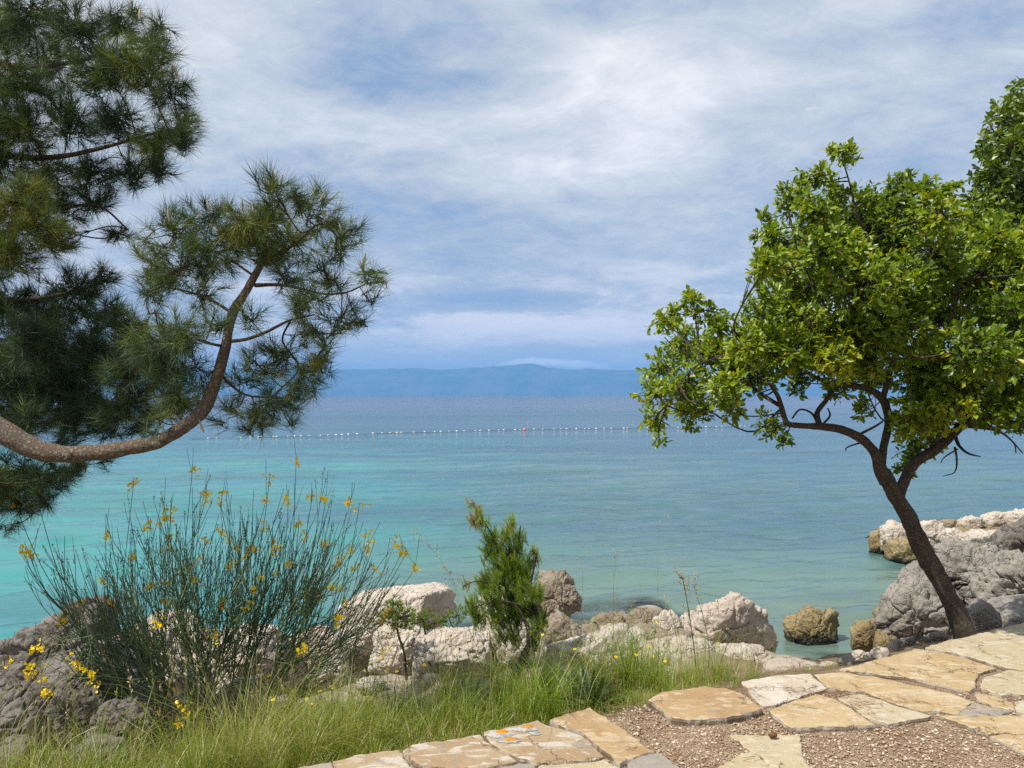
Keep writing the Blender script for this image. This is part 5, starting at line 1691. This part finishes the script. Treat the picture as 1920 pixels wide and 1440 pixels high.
def tufts(n, x0, x1, d0, d1, h0, h1, tint, blades=34, wid=.0032, spread=.05):
    for i in range(n):
        x, dd = rng.uniform(x0, x1), d0 + (d1 - d0) * rng.random() ** 1.3
        y = (dd + 3.51 + .427 * x) / .904
        z = zg(x, y)[0] - .01
        if not clear_of(x, y, .22)[0]: continue
        patch = float(np.clip(1 + 1.1 * fbm(np.array([[x * 1.9, y * 1.9, 6.0]]), 3)[0], .35, 1.6)) * (.55 + .45 * min(1, dd / .35))
        k = int(blades * rng.uniform(.5, 1.4))
        a = rng.uniform(0, 6.28, k)
        lean = np.stack([np.cos(a), np.sin(a)], 1)
        rr = rng.random(k) ** .6 * spread
        p = np.stack([x + lean[:, 0] * rr, y + lean[:, 1] * rr, np.full(k, z)], 1)
        H = rng.uniform(h0, h1) * patch
        add_blades(g, p, H * rng.uniform(.45, 1.1, k), lean, rng.uniform(.15, 1.0, k) ** 1.2 * rng.uniform(.6, 1.7), rng.uniform(.6, 1.5, k) * wid, np.clip(tint + rng.normal(0, .10) + rng.normal(0, .12, k), 0, 1))


grass_field(g, 5000, -3.4, 1.2, .03, .75, .05, .13, .60, bend=.9)          # short sward
grass_field(g, 3500, -3.4, 1.3, .02, .9, .03, .10, .84, bend=1.3)          # dry thatch
for q in range(9):                                                          # patches of different grasses
    cx, cd = rng.uniform(-2.6, .9), rng.uniform(.15, .9)
    tufts(16, cx - .35, cx + .35, cd - .12, cd + .3, *((.12, .22) if q % 3 else (.26, .46)), rng.choice([.22, .34, .46, .62, .78]), int(rng.integers(22, 44)), rng.uniform(.0024, .0038), .06)
tufts(110, -2.6, 1.1, .08, 1.1, .10, .38, .32, 36)
tufts(60, -2.7, -.2, .25, 1.2, .28, .50, .62, 30, .003, .07)
tufts(70, -3.2, 1.0, .1, 1.3, .14, .38, .86, 22, .0022, .08)
tufts(130, -1.5, 1.0, .2, 1.4, .24, .48, .34, 44)
tufts(120, -3.3, -.6, .05, .9, .10, .26, .55, 26)
tufts(70, -3.0, .9, .9, 2.2, .16, .40, .70, 30, .0026)
tufts(150, -2.6, -.3, .7, 2.4, .20, .46, .72, 24, .0024)
tufts(60, -3.2, -1.7, .1, .9, .16, .40, .70, 20, .0026, .08)                     # straw under the broom
tufts(40, .45, 1.5, .05, .9, .08, .24, .45, 30)
tufts(36, .5, 1.8, .3, 1.9, .12, .34, .58, 22, .0024)
tufts(10, 1.5, 2.5, .05, .3, .04, .10, .5, 16)
grass_field(g, 420, -3.0, 1.1, .1, 1.4, .30, .58, .72, .0024, .45)
for q in range(260):                                                         # seed heads on thin straws
    x, dd = rng.uniform(-3.2, 1.4), rng.uniform(.1, 1.7)
    y = (dd + 3.51 + .427 * x) / .904
    p0 = np.array([x, y, zg(x, y)[0] - .01])
    H = rng.uniform(.25, .62)
    ln = rng.normal(0, .16, 2)
    st = spline([p0, p0 + np.array([ln[0] * .3 * H, ln[1] * .3 * H, H * .55]), p0 + np.array([ln[0] * H, ln[1] * H, H])], 3)
    tv = rng.uniform(.45, .98)
    tube(g, st, np.linspace(.0015, .0008, len(st)), 3, tv, cap=False)
    m_ = int(rng.integers(5, 11))
    pp = st[-1] + (st[-2] - st[-1]) * rng.uniform(-.1, .8, (m_, 1))
    add_leaves(g, pp, unit(unit(st[-1] - st[-2]) + rng.normal(0, .35, (m_, 3))), rand_dir(m_), rng.uniform(.012, .024, m_), np.full(m_, min(1, tv + .12)), .5)
grass_field(g, 260, .5, 1.9, .2, 1.6, .18, .40, .62, .0022, .45)
tag(g.build('grass', M_GRASS, smooth=False), 'sunlit green and straw coloured grass along the paving', 'grass', None, 'stuff')


def ground_under(px, py, Y):
    p = P(px, py, Y)
    return np.array([p[0], p[1], zg(p[0], p[1])[0] - .01]), p


# rosettes of broad dark leaves
for (px, py, Y, n, L, w_, lb) in ROS:
    b, p = ground_under(px, py, Y)
    g = Geo()
    a = rng.uniform(0, 6.28, n)
    elv = rng.uniform(.15, 1.35, n)
    lean = np.stack([np.cos(a), np.sin(a)], 1)
    hh = rng.uniform(.6, 1.0, n) * L
    pos = np.repeat(b[None], n, 0) + np.column_stack([lean * .012, np.full(n, .01)])
    V, tp = [], 5
    for i in range(n):
        d0 = np.array([lean[i, 0] * math.cos(elv[i]), lean[i, 1] * math.cos(elv[i]), math.sin(elv[i])])
        sd = unit(np.array([-lean[i, 1], lean[i, 0], 0]))
        row = []
        for k in range(tp + 1):
            t_ = k / tp
            c = pos[i] + d0 * hh[i] * t_ + np.array([0, 0, -.22 * hh[i] * t_ * t_ * math.cos(elv[i])])
            ww = w_ * hh[i] * (math.sin(math.pi * min(1, .12 + t_ * .88)) ** .7) * .5
            row += [c - sd * ww + np.array([0, 0, ww * .35]), c, c + sd * ww + np.array([0, 0, ww * .35])]
        T = []
        for k in range(tp):
            q = k * 3
            T += [(q, q + 1, q + 4), (q, q + 4, q + 3), (q + 1, q + 2, q + 5), (q + 1, q + 5, q + 4)]
        g.add(row, T, np.clip(rng.normal(.4, .22), 0, 1))
    tag(g.build('rosette_plant', M_ROSETTE, base=b, smooth=False), lb, 'plant', 'dark leaf rosettes in the grass')

# yellow wild flowers on thin stalks
WF = [(930, 1162, 6.0), (1017, 1190, 5.8), (1230, 1167, 5.6), (1217, 1213, 5.2), (1193, 1228, 5.0), (1224, 1230, 5.1), (1247, 1240, 5.0), (1078, 1217, 5.4), (1155, 1232, 5.0), (540, 1243, 5.0), (505, 1267, 4.9), (512, 1312, 4.4), (575, 1311, 4.5), (600, 1296, 4.7), (548, 1297, 4.6), (660, 1268, 5.0), (650, 1258, 5.2),
      (757, 1243, 5.2), (726, 1255, 5.1), (744, 1259, 5.1), (796, 1247, 5.2), (620, 1248, 5.3), (690, 1222, 5.5), (845, 1192, 5.8), (625, 1290, 4.7), (680, 1275, 4.9), (766, 1187, 5.9), (92, 1298, 4.4), (478, 1232, 5.0), (585, 1320, 4.4)]
WL = ['yellow wild flower above the rosette on the sunny bank']
g0 = None
for i, (px, py, Y) in enumerate(WF):
    b, p = ground_under(px, py, Y)
    root = tag(empty('wildflower', b), 'small yellow wild flower on a thin stalk in the grass', 'flower', 'yellow wild flowers in the grass')
    g = Geo()
    H = max(p[2] - b[2], .06)
    top = np.array([p[0], p[1], b[2] + H])
    b2 = b + np.array([rng.normal(0, .03), rng.normal(0, .03), 0])
    st = spline([b2, (b2 + top) / 2 + rng.normal(0, .012, 3), top], 4)
    tube(g, st, np.linspace(.0022, .0014, len(st)), 5, .25)
    g.build('stalk', M_GRASS, root, b)
    g = Geo()
    n = 12
    a = np.linspace(0, 6.28, n + 1)[:-1]
    nz = unit(np.array([rng.normal(-.2, .2), rng.normal(-.3, .2), 1.0]))
    e1 = unit(np.cross(nz, [0, 1, .1]))
    e2 = np.cross(nz, e1)
    d = np.cos(a)[:, None] * e1 + np.sin(a)[:, None] * e2 + nz * .15
    add_leaves(g, np.repeat(top[None], n, 0), unit(d), np.repeat(nz[None], n, 0), rng.uniform(.011, .015, n), rng.uniform(.4, 1, n), .9)
    g.add(N3 * .005 + top, T3, .05)
    g.build('flower_head', M_PETAL, root, b, smooth=False)

# tall weeds and wild oats
def weed(px, pts, Y, label, seeds=24, tint=.3, branches=5, r=.003, mat=None, spike=False):
    b = P(*pts[0], Y)
    gz = zg(b[0], b[1])[0]
    b = np.array([b[0], b[1], min(gz, b[2])])
    root = tag(empty('wild_plant', b), label, 'wild plant', 'tall wild plants on the bank')
    g = Geo()
    wpts = [np.append(b, r)] + [np.append(P(x, y, Y), r * (1 - .7 * k / len(pts))) for k, (x, y) in enumerate(pts)]
    q = spline(wpts, 5)
    tube(g, q[:, :3], q[:, 3], 5, tint, cap=False)
    hd = Geo()
    H = np.linalg.norm(q[-1, :3] - q[0, :3])
    for k in range(branches):
        j = rng.integers(len(q) // 2, len(q) - 1)
        d = unit(np.array([rng.normal(0, .6), rng.normal(0, .4), .9]))
        l = rng.uniform(.04, .12) * H * 1.2
        s = spline([q[j, :3], q[j, :3] + d * l * .6, q[j, :3] + d * l + np.array([0, 0, -.03 * l / .1 if spike else .01])], 3)
        tube(hd, s, r * .3, 4, tint, cap=False)
        for e in range(seeds // branches):
            c = s[rng.integers(1, len(s))] + rng.normal(0, .006, 3)
            if spike:
                add_leaves(hd, c[None], unit(np.array([[rng.normal(0, .3), rng.normal(0, .3), -1.0]])), rand_dir(1), np.array([.022]), np.array([rng.random()]), .5)
            else:
                hd.add(N3 * np.array([.004, .004, .006]) * rng.uniform(.7, 1.4) + c, T3, rng.random())
    g.build('stem', mat or M_GRASS, root, b)
    hd.build('seed_head', M_DRY, root, b, smooth=False)


weed(0, [(1308, 1290), (1302, 1220), (1292, 1150), (1285, 1110), (1279, 1082)], 5.3, 'tall brown weed with branching seed heads before the grooved boulder', 70, .15, 14, .0042, M_BROOM)
weed(0, [(1322, 1290), (1330, 1230), (1322, 1170), (1306, 1115), (1300, 1095)], 5.3, 'bent brown weed beside the tall branching one', 30, .15, 8, .003, M_BROOM)
weed(0, [(1335, 1285), (1352, 1240), (1365, 1200), (1367, 1165)], 5.2, 'single dark curved stalk crossing the grooved boulder', 6, .2, 2, .003, M_BROOM)
weed(0, [(1152, 1280), (1150, 1180), (1151, 1090), (1158, 1030)], 5.6, 'tall thin oat stalk standing against the water', 20, .5, 5, .002, None, True)
weed(0, [(1236, 1270), (1234, 1150), (1233, 1050), (1236, 965)], 5.6, 'tallest pale oat stalk, drooping at its top against the sea', 12, .6, 3, .0013, None, True)
weed(0, [(930, 1290), (880, 1180), (845, 1080), (800, 1020), (772, 1010)], 6.0, 'arching wild oat with hanging spikelets between broom and sapling', 60, .6, 12, .0014, None, True)
weed(0, [(900, 1290), (870, 1180), (850, 1100), (830, 1060)], 6.1, 'second arching wild oat closer to the sapling', 40, .6, 9, .0014, None, True)
weed(0, [(1085, 1270), (1090, 1180), (1092, 1110), (1093, 1062)], 6.0, 'thin green stalk rising past the dark upright rock', 6, .3, 2, .0014)
for k, (x0, x1, lb) in enumerate([((20, 1440), [(28, 1390), (40, 1345), (62, 1318)], 'white dry stalk bent over in the corner of the picture'), ((60, 1440), [(66, 1400), (68, 1345), (90, 1310)], 'tall pale dry stalk standing by the bent corner stalk'),
                                  ((78, 1440), [(80, 1400), (80, 1362)], 'short straight straw stalk before the pitted grey rock'), ((88, 1440), [(92, 1410), (92, 1380), (90, 1345)], 'thin straw stalk with a dry tip before the pitted grey rock'),
                                  ((100, 1440), [(125, 1395), (160, 1372), (185, 1362)], 'leaning pale stalk pointing to the slanting grey rock'), ((355, 1440), [(358, 1400), (352, 1360), (349, 1345)], 'broken pale stalk below the lowest broom flowers')]):
    pts = [(x0[0], x0[1])] + x1
    b = P(*pts[0], 3.9)
    b[2] = min(b[2], zg(b[0], b[1])[0])
    root = tag(empty('dry_stalk', b), lb, 'dry stalk', 'dry stalks in the corner grass')
    g = Geo()
    q = spline([np.append(P(x, y, 3.9), .0030 - .0004 * i) for i, (x, y) in enumerate(pts)], 5)
    q = np.vstack([np.append(b, .003), q])
    tube(g, q[:, :3], q[:, 3], 5, .9)
    g.build('stem', M_DRY, root, b)
